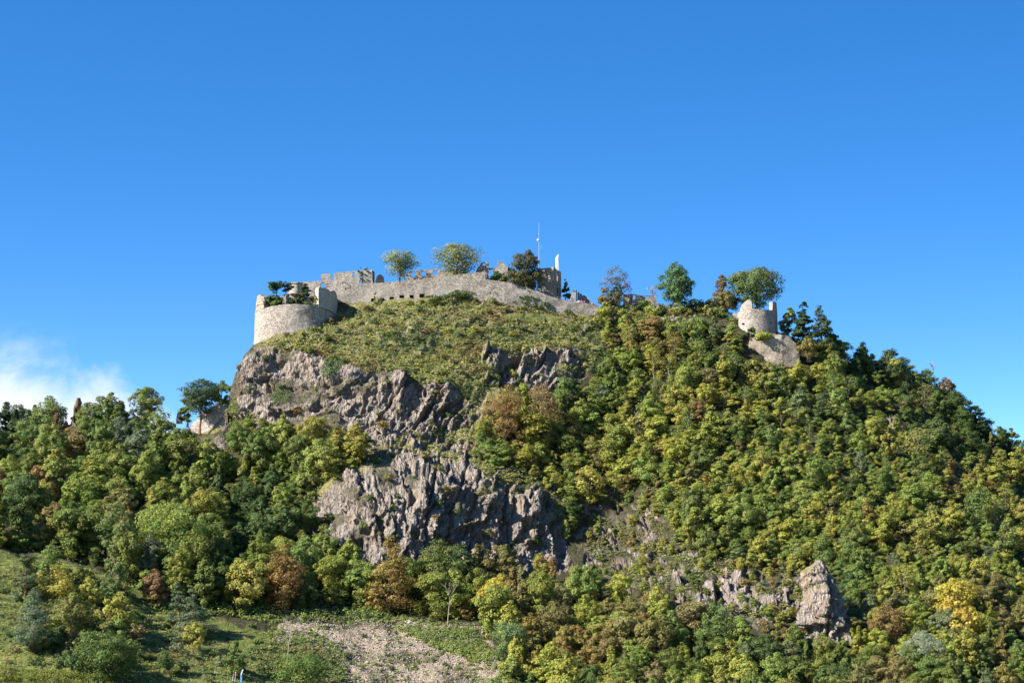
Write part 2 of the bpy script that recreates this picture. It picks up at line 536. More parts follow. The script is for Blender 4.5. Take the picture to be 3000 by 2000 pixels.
SEMI = [SLOPE_ROCK, D((850, 1020), (1080, 935), (1150, 960), (1090, 1060), (820, 1075)), D((850, 1030), (1070, 960), (1080, 1060), (860, 1070)), D((1290, 1130), (1400, 1120), (1500, 1160), (1540, 1260), (1350, 1300)),
        D((2130, 1080), (2200, 1120), (2240, 1180), (2150, 1170)), D((2230, 1320), (2352, 1330), (2352, 1420), (2240, 1400))]
DRY = [(1470, 912), (1560, 918), (1650, 928), (1650, 948), (1560, 942), (1480, 934)]
SCREE = D((640, 1440), (650, 1412), (690, 1408), (710, 1418), (790, 1428), (930, 1420), (1100, 1440), (1150, 1500), (1170, 1720), (760, 1720), (760, 1560), (740, 1500), (690, 1470), (620, 1470))
MEADOW = D((-1200, 1300), (-100, 1262), (0, 1268), (120, 1280), (300, 1340), (420, 1400), (520, 1430), (600, 1450), (640, 1475), (720, 1490), (760, 1560), (780, 1760), (-1400, 1760))
SCRUB = D((585, 795), (600, 780), (760, 722), (830, 690), (1000, 672), (1100, 668), (1200, 690), (1350, 715), (1400, 770), (1340, 850), (1300, 890), (1150, 900), (1100, 1050), (1180, 1120), (1290, 1130),
          (1290, 1190), (1180, 1150), (960, 1060), (770, 1100), (690, 1195), (735, 1110), (850, 1020), (1040, 970), (1085, 930), (1040, 890), (962, 880), (900, 846), (830, 855), (760, 822), (690, 806))


def soft_mask(polys, px, py, amp=16.0, seed=3):
    out = np.zeros(np.shape(px))
    for k, (s, a) in enumerate(((0.012, 1.0), (0.05, 0.6), (0.12, 0.3))):
        q = np.stack([px * s, py * s, np.full(np.shape(px), 7.7)], -1)
        wx = fbm(q, 3, seed + 10 * k) * amp
        wy = fbm(q + 31.7, 3, seed + 10 * k + 5) * amp
        for p in polys:
            out = np.maximum(out, 0) + in_poly(p, px + wx, py + wy) / 3.0
    return np.clip(out, 0, 1)


def rock_disp(P, rock, px, py):
    """columnar, broken volcanic cliff: displacement outward (metres)"""
    x, y, z = P[..., 0], P[..., 1], P[..., 2]
    lean = np.where(py < 1330, np.interp(px, [680, 950, 1100], [0.05, 0.45, 0.6]), 0.16)
    jx = x + 0.3 * y
    d = 1.7 * fbm(np.stack([(x - lean * z) / 9, y / 25, z / 30], -1), 2, 9)
    gn = vnoise(np.stack([(x - lean * z) / 6.5, y * 0, z / 60], -1), 61) + .12 * fbm(P * .5, 2, 62)
    d -= 3.0 * np.clip(1 - np.abs(gn) / .13, 0, 1)
    for L, A, sd in ((5.2, 3.2, 21), (2.3, 1.7, 37), (1.0, .75, 53)):
        wv = fbm(P / (L * 3.2), 3, sd) * .8
        wu = fbm(P / (L * 3.2) + 40, 3, sd + 7) * .8
        t1 = (jx - (lean + .10) * z) / L + wv                     # steep columnar joints
        t2 = (.95 * jx + (.22 - lean) * z) / (L * 1.55) + wu      # second steep joint set
        t3 = (z - .28 * jx) / (L * 3.4) - wu * .8                 # ledges
        a1, a2, a3 = np.floor(t1), np.floor(t2), np.floor(t3)
        h0 = _h(a1, a2, a3, sd) - .5
        s1 = (_h(a1, a2, a3, sd + 1) - .45) * 1.5
        s2 = (_h(a1, a2, a3, sd + 2) - .5) * 1.4
        s3 = (_h(a1, a2, a3, sd + 3) - .72) * 1.3                 # ledges lean back
        d += A * (.8 * h0 + s1 * (t1 - a1 - .5) + s2 * (t2 - a2 - .5) + s3 * (t3 - a3 - .5))
    d += 0.22 * fbm(P * 1.1, 3, 71)
    return d * rock


def build_terrain():
    cols = np.r_[np.arange(-2600, -700, 100), np.arange(-700, -60, 16), np.arange(-60, 3060, 3.4), np.arange(3060, 3800, 20), np.arange(3800, 4601, 100)]
    nf = 372
    sk = skyline(cols)
    sk = sk + 5 * vnoise(np.stack([cols / 23.0, cols * 0, cols * 0], -1), 3)
    base = np.maximum(2150.0, sk + 15)
    v = np.linspace(0, 1, nf)
    v = 0.35 * v + 0.65 * (v ** 0.82)
    PX = np.repeat(cols[None], nf, 0)
    PY = base[None] + (sk - base)[None] * v[:, None]
    DD = depth(PX, PY)
    P = Un(PX, PY, DD)
    # smooth normals
    du = np.gradient(P, axis=1); dv = np.gradient(P, axis=0)
    n = np.cross(du, dv)
    n /= np.linalg.norm(n, axis=-1, keepdims=True) + 1e-9
    n = np.where(n[..., 1:2] > 0, -n, n)
    rock = soft_mask(ROCKS, PX, PY, 14)
    semi = soft_mask(SEMI, PX, PY, 22, 61)
    fleck = np.clip(fbm(np.stack([PX / 20, PY / 14, PX * 0], -1), 3, 90) * 1.6, 0, 1)
    scrub = soft_mask([SCRUB], PX, PY, 18, 17)
    rock = np.clip(np.maximum(rock, np.maximum(semi * np.clip(fleck * 1.5 + np.where(PX < 1480, .48, -.08), 0, 1), scrub * fleck * 0.35)), 0, 1)
    # green ledges break up the cliffs
    ledge = np.clip(fbm(np.stack([PX / 75, PY / 40, PX * 0 + 3], -1), 4, 77) * 2.2 - 0.55, 0, 1)
    rock = rock * (1 - 0.75 * ledge)
    scree = soft_mask([SCREE], PX, PY, 14, 33) * np.clip(1.1 - 1.5 * np.clip(fbm(np.stack([PX / 60, PY / 30, PX * 0], -1), 3, 44), 0, 1), 0, 1)
    mead = soft_mask([MEADOW], PX, PY, 10, 51)
    dry = soft_mask([DRY], PX, PY, 8, 57)
    d = rock_disp(P, rock, PX, PY)
    d += (1 - rock) * (0.55 * fbm(P * 0.22, 4, 2))
    terr = mead * 0.35 * np.sin(P[..., 2] * 3.1 + 1.5 * vnoise(P * 0.1, 8))      # old vineyard terraces
    edge = np.clip((v[:, None]) / 0.05, 0, 1) * np.clip((1 - v[:, None]) / 0.03, 0.15, 1)
    P = P + n * ((d + terr) * edge)[..., None]
    rows = [P]
    C = np.stack([rock * (1 - dry), scree, np.clip(mead + dry * .85, 0, 1), scrub], -1)
    # ground goes on behind the skyline: terrace of the ruin, then the far side of the hill
    dt = depth(cols, sk)
    plz = Un(cols, plateau(cols), dt + 4)[..., 2]
    P0 = rows[0][-1]
    extra = []
    for dy, z in ((2.5, P0[:, 2] + 0.1), (3.6, np.maximum(plz, P0[:, 2]) - 0.3), (20, np.maximum(plz, P0[:, 2]) - 0.5), (45, np.maximum(plz, P0[:, 2]) - 3),
                  (80, P0[:, 2] * 0.72 - 6), (140, P0[:, 2] * 0.35 - 10), (230, P0[:, 2] * 0 - 24)):
        e = P0.copy(); e[:, 1] = P0[:, 1] + dy; e[:, 2] = z + 0.3 * vnoise(np.stack([cols / 30, cols * 0 + dy, cols * 0], -1), 6)
        extra.append(e)
    below = []
    for dy, z in ((-260, -24.0), (-90, -19.5)):
        e = P[0].copy(); e[:, 1] = P[0][:, 1] + dy; e[:, 2] = z
        below.append(e)
    allP = np.concatenate([np.stack(below), P, np.stack(extra)], 0)
    Cx = np.concatenate([np.repeat(C[:1] * 0 + [0, 0, 1, 0], 2, 0), C, np.repeat(C[-1:] * 0 + [0, 0, 0, 1.0], len(extra), 0)], 0)
    R, Cn = allP.shape[:2]
    idx = np.arange(R * Cn).reshape(R, Cn)
    Fq = np.stack([idx[:-1, :-1], idx[:-1, 1:], idx[1:, 1:], idx[1:, :-1]], -1).reshape(-1, 4)
    me = mesh_np('hillside', allP.reshape(-1, 3), Fq, M['hill'])
    a = me.attributes.new('cover', 'FLOAT_COLOR', 'POINT')
    a.data.foreach_set('color', Cx.reshape(-1, 4).astype(np.float32).ravel())
    o = obj('hillside', me)
    tag(o, 'steep wooded hill with grey rock faces below the ruin', 'hill', kind='structure')
    return cols, PX, PY, P, rock


T_COLS, T_PX, T_PY, T_P, T_ROCK = build_terrain()


def ground_at(px, py):
    """ground point and outward normal near a photograph pixel, from the built hillside"""
    py = max(py, float(skyline(px)) + 2)
    c = int(np.clip(np.searchsorted(T_COLS, px), 1, len(T_COLS) - 2))
    col = T_PY[:, c]
    r = int(np.clip(np.searchsorted(-col, -py), 1, len(col) - 2))
    p = T_P[r, c]
    return Vector(p)


# valley floor round the hill
me = mesh_py('valley_ground', [(-9000, -3000, -20), (9000, -3000, -20), (9000, 15000, -20), (-9000, 15000, -20)], [(0, 1, 2, 3)],
             plain('valley_grass', (0.07, 0.09, 0.03), 0.95, 0, 0.3, 0.01))
tag(obj('ground', me), 'flat valley ground round the hill', 'ground', kind='structure')


# ---------------------------------------------------------------- masonry
def densify(poly, step):
    out = []
    n = len(poly)
    for i in range(n):
        a = poly[i]; b = poly[(i + 1) % n]
        L = math.hypot(b[0] - a[0], b[1] - a[1])
        k = max(1, int(L / step))
        for j in range(k):
            t = j / k
            out.append((a[0] + (b[0] - a[0]) * t, a[1] + (b[1] - a[1]) * t))
    return out


def arch(x0, x1, ytop, ybot, n=7):
    """arched opening as a polygon in photograph pixels"""
    cx = (x0 + x1) / 2; r = (x1 - x0) / 2
    ys = ytop + r
    pts = [(x0, ybot)]
    for i in range(n + 1):
        a = math.pi - math.pi * i / n
        pts.append((cx + r * math.cos(a), ys - r * math.sin(a)))
    pts.append((x1, ybot))
    return pts


def rect(x0, x1, y0, y1):
    return [(x0, y1), (x0, y0), (x1, y0), (x1, y1)]


def wall_mesh(name, outer, holes, dfun, thick, mat, inward=None, grid=7.0, jag=0.7, rough=0.13, seed=1):
    """masonry wall with real openings: outline and holes in photograph pixels, dfun(px) its distance, thick its thickness (m)"""
    if not callable(dfun):
        d0 = float(dfun); dfun = lambda x: d0
    R = random.Random(seed)
    ymax = max(p[1] for p in outer)
    out = []
    for x, y in densify(outer, 3.2):
        if y < ymax - 2 and jag: out.append((x + R.uniform(-.35, .35) * jag, y + R.uniform(-1, 1) * jag))
        else: out.append((x, y))
    hs = [[(x + R.uniform(-.25, .25) * jag, y + R.uniform(-.3, .3) * jag) for x, y in densify(h, 5)] for h in holes]
    verts, edges = [], []
    for loop in [out] + hs:
        s = len(verts); n = len(loop)
        verts += [Vector(p) for p in loop]
        edges += [(s + i, s + (i + 1) % n) for i in range(n)]
    x0, x1 = min(p[0] for p in outer), max(p[0] for p in outer); y0 = min(p[1] for p in outer)
    gx, gy = np.meshgrid(np.arange(x0 + grid / 2, x1, grid), np.arange(y0 + grid / 2, ymax, grid))
    gx = gx.ravel() + np.array([R.uniform(-1, 1) for _ in range(gx.size)]) * grid * .25
    gy = gy.ravel() + np.array([R.uniform(-1, 1) for _ in range(gy.size)]) * grid * .25
    ok = in_poly(out, gx, gy)
    for h in hs: ok &= ~in_poly(h, gx, gy)
    verts += [Vector((a, b)) for a, b in zip(gx[ok], gy[ok])]
    vo, eo, fo, _, _, _ = delaunay_2d_cdt(verts, edges, [], 0, 1e-4)
    tris = []
    if fo:
        c = np.array([[sum(vo[i][k] for i in f) / len(f) for k in (0, 1)] for f in fo])
        keep = in_poly(out, c[:, 0], c[:, 1])
        for h in hs: keep &= ~in_poly(h, c[:, 0], c[:, 1])
        tris = [tuple(f) for f, k in zip(fo, keep) if k]
    n = len(vo)
    V = []
    back = []
    for v in vo:
        p = U(v[0], v[1], dfun(v[0]))
        dirn = inward(p) if inward else Vector((0, 1, 0))
        nz = float(vnoise(np.array([p.x * .6, p.y * .6 + seed, p.z * .6]), 3))
        V.append(p + dirn * nz * rough)
        back.append(p + dirn * thick)
    cnt = {}
    for t in tris:
        for i in range(len(t)):
            a, b = t[i], t[(i + 1) % len(t)]
            cnt.setdefault((min(a, b), max(a, b)), []).append((a, b))
    faces = list(tris) + [tuple(n + i for i in reversed(t)) for t in tris]
    for k, l in cnt.items():
        if len(l) == 1:
            a, b = l[0]
            faces.append((b, a, n + a, n + b))
    me = mesh_py(name, V + back, faces, mat)
    bm = bmesh.new(); bm.from_mesh(me)
    bmesh.ops.recalc_face_normals(bm, faces=bm.faces)
    bm.to_mesh(me); bm.free()
    return me


def base_of(me):
    z = [v.co for v in me.vertices]
    n = len(z)
    return Vector((sum(v.x for v in z) / n, sum(v.y for v in z) / n, min(v.z for v in z)))


def shift(me, loc):
    me.transform(Matrix.Translation(-loc))


def wall_thing(name, label, cat, me_parts, group=None):
    """me_parts: [(part name, mesh)]; one part -> the thing is that mesh itself"""
    loc = base_of(me_parts[0][1])
    if len(me_parts) == 1:
        me = me_parts[0][1]; shift(me, loc)
        o = obj(name, me, None, loc)
        return tag(o, label, cat, group)
    root = empty(name, loc, label, cat, group)
    for pn, me in me_parts:
        shift(me, loc)
        obj(pn, me, root)
    return root


def tube(V, Fs, a, b, r0, r1, n=6):
    a = Vector(a); b = Vector(b)
    ax = (b - a).normalized()
    u = ax.orthogonal().normalized(); w = ax.cross(u)
    s = len(V)
    for p, r in ((a, r0), (b, r1)):
        for i in range(n):
            t = 2 * math.pi * i / n
            V.append(p + u * (math.cos(t) * r) + w * (math.sin(t) * r))
    for i in range(n):
        Fs.append((s + i, s + (i + 1) % n, s + n + (i + 1) % n, s + n + i))
    Fs.append(tuple(s + i for i in reversed(range(n)))); Fs.append(tuple(s + n + i for i in range(n)))


def box(V, Fs, c, sx, sy, sz, R=None):
    s = len(V)
    for z in (0, 1):
        for x, y in ((-.5, -.5), (.5, -.5), (.5, .5), (-.5, .5)):
            p = Vector((x * sx, y * sy, z * sz))
            if R: p = R @ p
            V.append(Vector(c) + p)
    Fs += [(s + 3, s + 2, s + 1, s), (s + 4, s + 5, s + 6, s + 7)] + [(s + i, s + (i + 1) % 4, s + 4 + (i + 1) % 4, s + 4 + i) for i in range(4)]


# --- long curtain wall
def d_curtain(x): return float(np.interp(x, [980, 1480, 1600, 1770], [704, 704, 705.5, 708.5]))


cw_top = [(985, 834), (1093, 829), (1140, 826), (1180, 823), (1240, 817), (1300, 809), (1345, 804), (1384, 799), (1385, 798), (1421, 796), (1422, 818), (1440, 820), (1486, 826), (1530, 838), (1575, 853),
          (1620, 870), (1680, 886), (1740, 890), (1752, 895), (1764, 908)]
cw = cw_top + [(1768, 945), (1700, 945), (1600, 932), (1500, 908), (1400, 890), (1300, 892), (1200, 900), (1100, 910), (985, 915)]
ports = [rect(1087, 1100, 874, 884), rect(1113, 1126, 873, 882), rect(1141, 1154, 869.5, 878.5), rect(1170, 1184, 864.5, 873), rect(1200, 1212, 863.5, 874.5), rect(1229, 1244, 860.5, 872.5)]
slits = [rect(1011, 1015, 843, 849), rect(1025, 1028, 839, 842), rect(1141, 1144, 828, 832), rect(1460, 1462, 828, 832), rect(1255, 1264, 812.5, 818)]
crack = [rect(1386, 1391, 797.5, 803), rect(1316, 1323, 811, 818)]
wall_thing('curtain_wall', 'long pale rubble curtain wall with gun ports running down the summit', 'wall',
           [('wall', wall_mesh('curtain', cw, ports + slits, d_curtain, 2.2, M['stone'], seed=4, jag=0.8))])

# --- hall facade above the curtain wall
fac = [(851, 829), (860, 827), (940, 823), (941, 803), (968, 801.5), (969, 820.5), (977, 820.5), (977.5, 800), (985, 797.5), (1020, 795.5), (1052, 793.5), (1058, 792.5), (1075, 792.5), (1088, 789.5), (1090, 790.5), (1092, 834), (1092, 852), (985, 858), (851, 866)]
fh = [arch(1033, 1039.5, 795.5, 814), rect(1052, 1060, 796, 813.5), arch(1051, 1059, 821, 834), arch(1071, 1078.5, 825, 834), arch(939.5, 952, 826, 842), arch(996, 1019, 826, 829.5, 8), arch(845 + 7, 853 + 4, 831, 838)]
facade = wall_mesh('hall', fac, fh[:-1], 705.0, 1.3, M['stone'], seed=9)
ret = wall_mesh('return', [(1088, 789.5), (1097, 796), (1097, 812), (1096, 828), (1089, 830)], [], lambda x: float(705.2 + (x - 1088) * .55), 1.0, M['stone_dark'], seed=10)  # dark side of the hall: shade put into the colour by darker masonry
wall_thing('hall_facade', 'ruined hall facade with tall empty windows rising above the curtain wall', 'ruin', [('wall', facade), ('return_wall', ret)])

# broken stub to the right of the hall
wall_thing('wall_stub', 'dark broken wall stub between the hall facade and the willow', 'ruin',
           [('wall', wall_mesh('stub', [(1098, 832), (1100, 822), (1104, 810), (1109, 804), (1116, 804), (1124, 811), (1127, 830), (1126, 838), (1098, 838)], [], lambda x: float(705.5 + (x - 1098) * .06), 1.6, M['stone_dark'], seed=12))])

# arcade wall seen against the sky
arc = [(1190, 800), (1200, 797), (1215, 793), (1240, 790.5), (1262, 790), (1283, 788), (1300, 792), (1325, 790), (1350, 792), (1378, 806), (1378, 830), (1190, 832)]
wall_thing('arcade_wall', 'roofless arcade wall with three round arched openings onto the sky', 'ruin',
           [('wall', wall_mesh('arcade', arc, [arch(1202.5, 1217, 795.5, 811), arch(1233.5, 1248, 793, 808), arch(1267, 1282, 791, 806), rect(1330, 1338, 806, 815), rect(1352, 1359, 806, 815)], 716, 1.0, M['stone'], seed=14))])

# gate ruin with the small sky window
g1 = [(1388, 812), (1394, 800), (1396, 789), (1400, 782), (1405, 776), (1412, 768), (1418, 766.5), (1422, 768), (1428, 766), (1432, 769), (1432, 820), (1388, 825)]
gate_left = wall_mesh('gate_l', g1, [rect(1414.5, 1420.5, 768.5, 779)], lambda x: float(713 - (x - 1388) * .05), 1.5, M['stone_dark'], seed=16)
lint = wall_mesh('lintel', [(1430, 789), (1433, 785.5), (1446, 784.5), (1447, 787), (1438, 788.5), (1431, 791)], [], 711.6, 0.9, M['stone'], seed=17, jag=.3)
wall_thing('gate_ruin', 'dark jagged gate ruin with a small sky window and a thin lintel', 'ruin', [('wall', gate_left), ('lintel', lint)])

g2 = [(1444, 786), (1456, 783), (1457, 772), (1459, 765), (1467, 765), (1473, 769), (1487, 780), (1487.5, 832), (1444, 832)]
gable = wall_mesh('gable', g2, [], 708.5, 1.2, M['stone'], seed=18)
gside = wall_mesh('gable_side', [(1487.6, 780), (1492, 784), (1500, 796), (1500, 838), (1487.6, 834)], [rect(1490, 1494, 800, 808), rect(1489.5, 1493, 813, 824)], lambda x: float(708.7 + (x - 1487.6) * .6), 0.8, M['stone_dark'], seed=19, jag=.4)  # shaded side, painted darker than the gable front
wall_thing('gable_wall', 'tall lit gable fragment with a slanting broken top beside the gate ruin', 'ruin', [('wall', gable), ('side_wall', gside)])

# arch fragment behind the railing
a1 = [(1501, 814), (1506, 802), (1515, 800), (1524, 798.5), (1529, 804), (1530, 812), (1533, 814), (1535, 842), (1501, 834)]
wall_thing('arch_fragment', 'free standing ruined wall with a pointed broken archway behind the railing', 'ruin',
           [('wall', wall_mesh('archf', a1, [[(1504, 822), (1508, 815), (1513, 807), (1516, 808), (1521, 818), (1527, 826), (1528, 838), (1506, 833)]], 711, 1.1, M['stone'], seed=21))])
wall_thing('broken_wall', 'shaded broken wall with a lit stepped end beside the keep', 'ruin',
           [('wall', wall_mesh('broken', [(1533, 812), (1540, 826), (1552, 832), (1558, 830), (1566, 834), (1569, 838), (1566, 846), (1569, 856), (1533, 846)], [], 712.5, 1.2, M['stone_dark'], seed=22))])

# --- keep
t23 = math.tan(math.radians(23)) * .1
k_d = lambda x: 710 + (1621.5 - x) * t23
k_d2 = lambda x: 710 + (x - 1621.5) * .1 * math.tan(math.radians(66))
kf = wall_mesh('keep_front', [(1574, 788), (1586, 786.5), (1600, 785), (1621.4, 781.5), (1621.4, 885), (1574, 885)], [rect(1588, 1599, 801, 811), rect(1589, 1599.5, 839, 853.5)], lambda x: float(k_d(x)), .9, M['stone_brown'], seed=24, jag=.5)
kr = wall_mesh('keep_right', [(1621.6, 781.5), (1627, 785), (1632, 790), (1644, 797), (1644.5, 885), (1621.6, 885)],
               [rect(1628, 1630, 793, 797), rect(1630.5, 1632.5, 800, 804.5), rect(1631, 1634.5, 806.5, 823), rect(1631.5, 1635, 844, 859.5)], lambda x: float(k_d2(x)), .9, M['stone_brown'], seed=25, jag=.3, grid=5)
kb = wall_mesh('keep_back', [(1590, 799), (1644, 797), (1644, 885), (1590, 885)], [], 716.5, .6, M['stone_brown'], seed=26)
kc = wall_mesh('course', [(1575, 829.5), (1621.4, 828.5), (1621.4, 830.5), (1575, 831.5)], [], lambda x: float(k_d(x) - .18), .15, M['stone_brown'], jag=0, grid=20)
kc2 = wall_mesh('course2', [(1621.6, 828.5), (1644, 835.5), (1644, 837.5), (1621.6, 830.5)], [], lambda x: float(k_d2(x) - .2), .15, M['stone_brown'], jag=0, grid=20)
keep = wall_thing('keep_tower', 'square brown stone keep with two storeys of windows and a white banner above', 'tower',
                  [('wall', kf), ('wall', kr), ('back_wall', kb), ('string_course', kc), ('string_course', kc2)])

# mast with aerials
def mast():
    base = U(1579, 800, 714); top = U(1579.8, 653, 714)
    root = empty('radio_mast', base, 'thin steel radio mast with aerials standing behind the reddish tree', 'mast')
    H = top.z - base.z
    V, Fs = [], []; tube(V, Fs, (0, 0, 0), (0, 0, H * .78), .085, .065, 8); obj('pole', mesh_py('mast_pole', V, Fs, M['metal']), root)
    V, Fs = [], []; tube(V, Fs, (0, 0, H * .78), (0.05, 0, H), .06, .04, 8); obj('whip_aerial', mesh_py('mast_whip', V, Fs, M['metal']), root)
    for z, sx, hgt in ((.52, .65, 1.1), (.30, .3, .5), (.245, .5, .4)):
        V, Fs = [], []; tube(V, Fs, (0, 0, H * z), (sx, -.05, H * z), .05, .05); tube(V, Fs, (sx, -.05, H * z - hgt / 2), (sx, -.05, H * z + hgt / 2), .05, .05)
        obj('side_aerial', mesh_py('mast_arm', V, Fs, M['metal']), root)
    V, Fs = [], []; tube(V, Fs, (0, 0, H * .63), (-.4, -.1, H * .655), .05, .05); tube(V, Fs, (-.4, -.28, H * .66), (-.4, .0, H * .66), .28, .2, 10)
    obj('dish', mesh_py('mast_dish', V, Fs, M['white']), root)
    for z in (.78, .63, .45, .38):
        V, Fs = [], []; tube(V, Fs, (0, 0, H * z - .12), (0, 0, H * z + .12), .13, .13, 8); obj('clamp', mesh_py('mast_clamp', V, Fs, M['metal']), root)


mast()


def banner():
    base = U(1636, 800, 712); top = U(1636, 745, 712)
    root = empty('banner', base, 'tall white banner flag flying on a pole above the keep', 'flag')
    H = top.z - base.z
    V, Fs = [], []; tube(V, Fs, (0, 0, -1.0), (0, 0, H), .07, .05, 8); obj('pole', mesh_py('banner_pole', V, Fs, M['metal']), root)
    V, Fs = [], []
    rows, colsn = 14, 6
    z0, z1 = H * .12, H
    for r in range(rows + 1):
        t = r / rows
        w = .92 * (1 if t < .78 else max(.06, 1 - (t - .78) / .22 * .92)) * (1 - .22 * (1 - t))
        for c in range(colsn + 1):
            u = c / colsn
            V.append(Vector((-u * w, .16 * math.sin(u * 5 + t * 4) * u, z0 + (z1 - z0) * t)))
    n = colsn + 1
    for r in range(rows):
        for c in range(colsn):
            Fs.append((r * n + c, r * n + c + 1, (r + 1) * n + c + 1, (r + 1) * n + c))
    o = obj('cloth', mesh_py('banner_cloth', V, Fs, M['white'], True), root)
    sm = o.modifiers.new('thickness', 'SOLIDIFY'); sm.thickness = .02


banner()

# ruined pillars near the people
pp = wall_mesh('pillar1', [(1668, 886), (1671, 872), (1675, 862), (1678, 852), (1682, 848), (1687, 849), (1687, 889), (1668, 889)], [rect(1682, 1684, 880, 887)], 710, .8, M['stone_pale'], seed=31, jag=.6, grid=4)
ps = wall_mesh('pillar1s', [(1687.1, 848), (1690, 849), (1690, 889), (1687.1, 889)], [], lambda x: float(710 + (x - 1687.1) * .5), .5, M['stone_dark'], seed=32, jag=.4, grid=4)  # shaded flank of the pier, its shade painted in with darker masonry
wall_thing('ruin_pier', 'pale wedge shaped ruined pier at the low end of the curtain wall', 'ruin', [('wall', pp), ('side_wall', ps)])
wall_thing('ruin_pillar', 'slim broken pillar just behind the pale wedge shaped pier', 'ruin', [('wall', wall_mesh('pillar2', [(1692, 858), (1694, 855), (1697, 853.5), (1698, 889), (1692, 889)], [], 712, .9, M['stone_dark'], seed=33, jag=.5, grid=4))])
wall_thing('ruin_pillar', 'stubby lit pillar between the slim pillar and the sloping dark wall', 'ruin', [('wall', wall_mesh('pillar3', [(1698, 860), (1701, 858), (1705, 858), (1706, 889), (1698, 889)], [], 713, 1.0, M['stone'], seed=34, jag=.5, grid=4))])
wall_thing('sloping_ruin', 'dark sloping ruined wall behind the visitors', 'ruin',
           [('wall', wall_mesh('slope_ruin', [(1705, 866), (1710, 863.5), (1718, 867), (1724, 873), (1728, 879), (1731, 884), (1731, 892), (1705, 892)], [rect(1709.5, 1711.5, 871, 874)], lambda x: float(714 - (x - 1705) * .02), 1.2, M['stone_dark'], seed=35, jag=.7, grid=5))])

# --- railings
def railing(label, pts, d, h=1.05, step=9):
    base = U(pts[0][0], pts[0][1], d)
    root = empty('railing', base, label, 'railing', 'railings along the wall walk')
    P = []
    for (ax, ay), (bx, by) in zip(pts[:-1], pts[1:]):
        n = max(1, int((bx - ax) / step))
        P += [(ax + (bx - ax) * i / n, ay + (by - ay) * i / n) for i in range(n)]
    P.append(pts[-1])
    W = [U(x, y, d) - base for x, y in P]
    for w in W:
        V, Fs = [], []; tube(V, Fs, w - Vector((0, 0, .3)), w + Vector((0, 0, h)), .045, .045, 6)
        obj('post', mesh_py('rail_post', V, Fs, M['metal']), root)
    for hh in (h, h * .5):
        V, Fs = [], []
        for a, b in zip(W[:-1], W[1:]): tube(V, Fs, a + Vector((0, 0, hh)), b + Vector((0, 0, hh)), .04, .04, 6)
        obj('rail', mesh_py('rail_bar', V, Fs, M['metal']), root)


railing('grey metal railing on the curtain wall in front of the broken archway', [(1488, 832), (1530, 845), (1568, 858)], 706.5)
railing('grey metal railing on the wall below the shaded side of the keep', [(1624, 877), (1660, 887), (1668, 888)], 708.5)

# --- great round bastion (rondel)
RC_D, RC_R = 700.0, 11.9
RC = Vector((U(866.5, 893, RC_D).x, RC_D, 0))
R_TOP = U(866.5, 893, RC_D - RC_R).z
R_BOT = U(866.5, 1040, RC_D - RC_R).z


def ring_wall(name, a0, a1, ztop, zbot, r, thick, mat, batter=0.0, closed=False, na=None, nz=None, rough=.14, seed=1, jag=.12):
    """curved wall; angle 0 faces the camera, positive to the east; ztop is a number or function of angle"""
    zt = ztop if callable(ztop) else (lambda a: ztop)
    zb = zbot if callable(zbot) else (lambda a: zbot)
    na = na or max(4, int(abs(a1 - a0) * r / .55)); nz = nz or 16
    R = random.Random(seed)
    A = [a0 + (a1 - a0) * i / na for i in range(na + (0 if closed else 1))]
    V, Fs = [], []
    jj = [R.uniform(-jag, jag) for _ in A]
    for shell in (0, 1):
        for k in range(nz + 1):
            t = k / nz
            for i, a in enumerate(A):
                z = zb(a) + (zt(a) + jj[i] - zb(a)) * t
                rr = r + batter * (1 - t) - (thick if shell else 0)
                p = Vector((math.sin(a) * rr, -math.cos(a) * rr, z))
                if not shell:
                    nzv = float(vnoise(np.array([p.x * .6, p.y * .6 + seed, z * .6]), 3))
                    p += Vector((math.sin(a), -math.cos(a), 0)) * nzv * rough
                V.append(p)
    n = len(A); S = (nz + 1) * n
    lim = n if closed else n - 1
    for k in range(nz):
        for i in range(lim):
            j = (i + 1) % n
            Fs.append((k * n + i, k * n + j, (k + 1) * n + j, (k + 1) * n + i))
            Fs.append((S + k * n + j, S + k * n + i, S + (k + 1) * n + i, S + (k + 1) * n + j))
    for i in range(lim):
        j = (i + 1) % n
        Fs.append((nz * n + i, nz * n + j, S + nz * n + j, S + nz * n + i))
    if not closed:
        for i in (0, n - 1):
            for k in range(nz):
                Fs.append((k * n + i, (k + 1) * n + i, S + (k + 1) * n + i, S + k * n + i))
    return mesh_py(name, V, Fs, mat)


def disc(name, r, z, mat):
    V = [Vector((0, 0, z))] + [Vector((math.sin(i * math.pi / 16) * r, math.cos(i * math.pi / 16) * r, z)) for i in range(32)]
    return mesh_py(name, V, [(0, i + 1, (i + 1) % 32 + 1) for i in range(32)], mat)


def d2r(x): return math.radians(x)


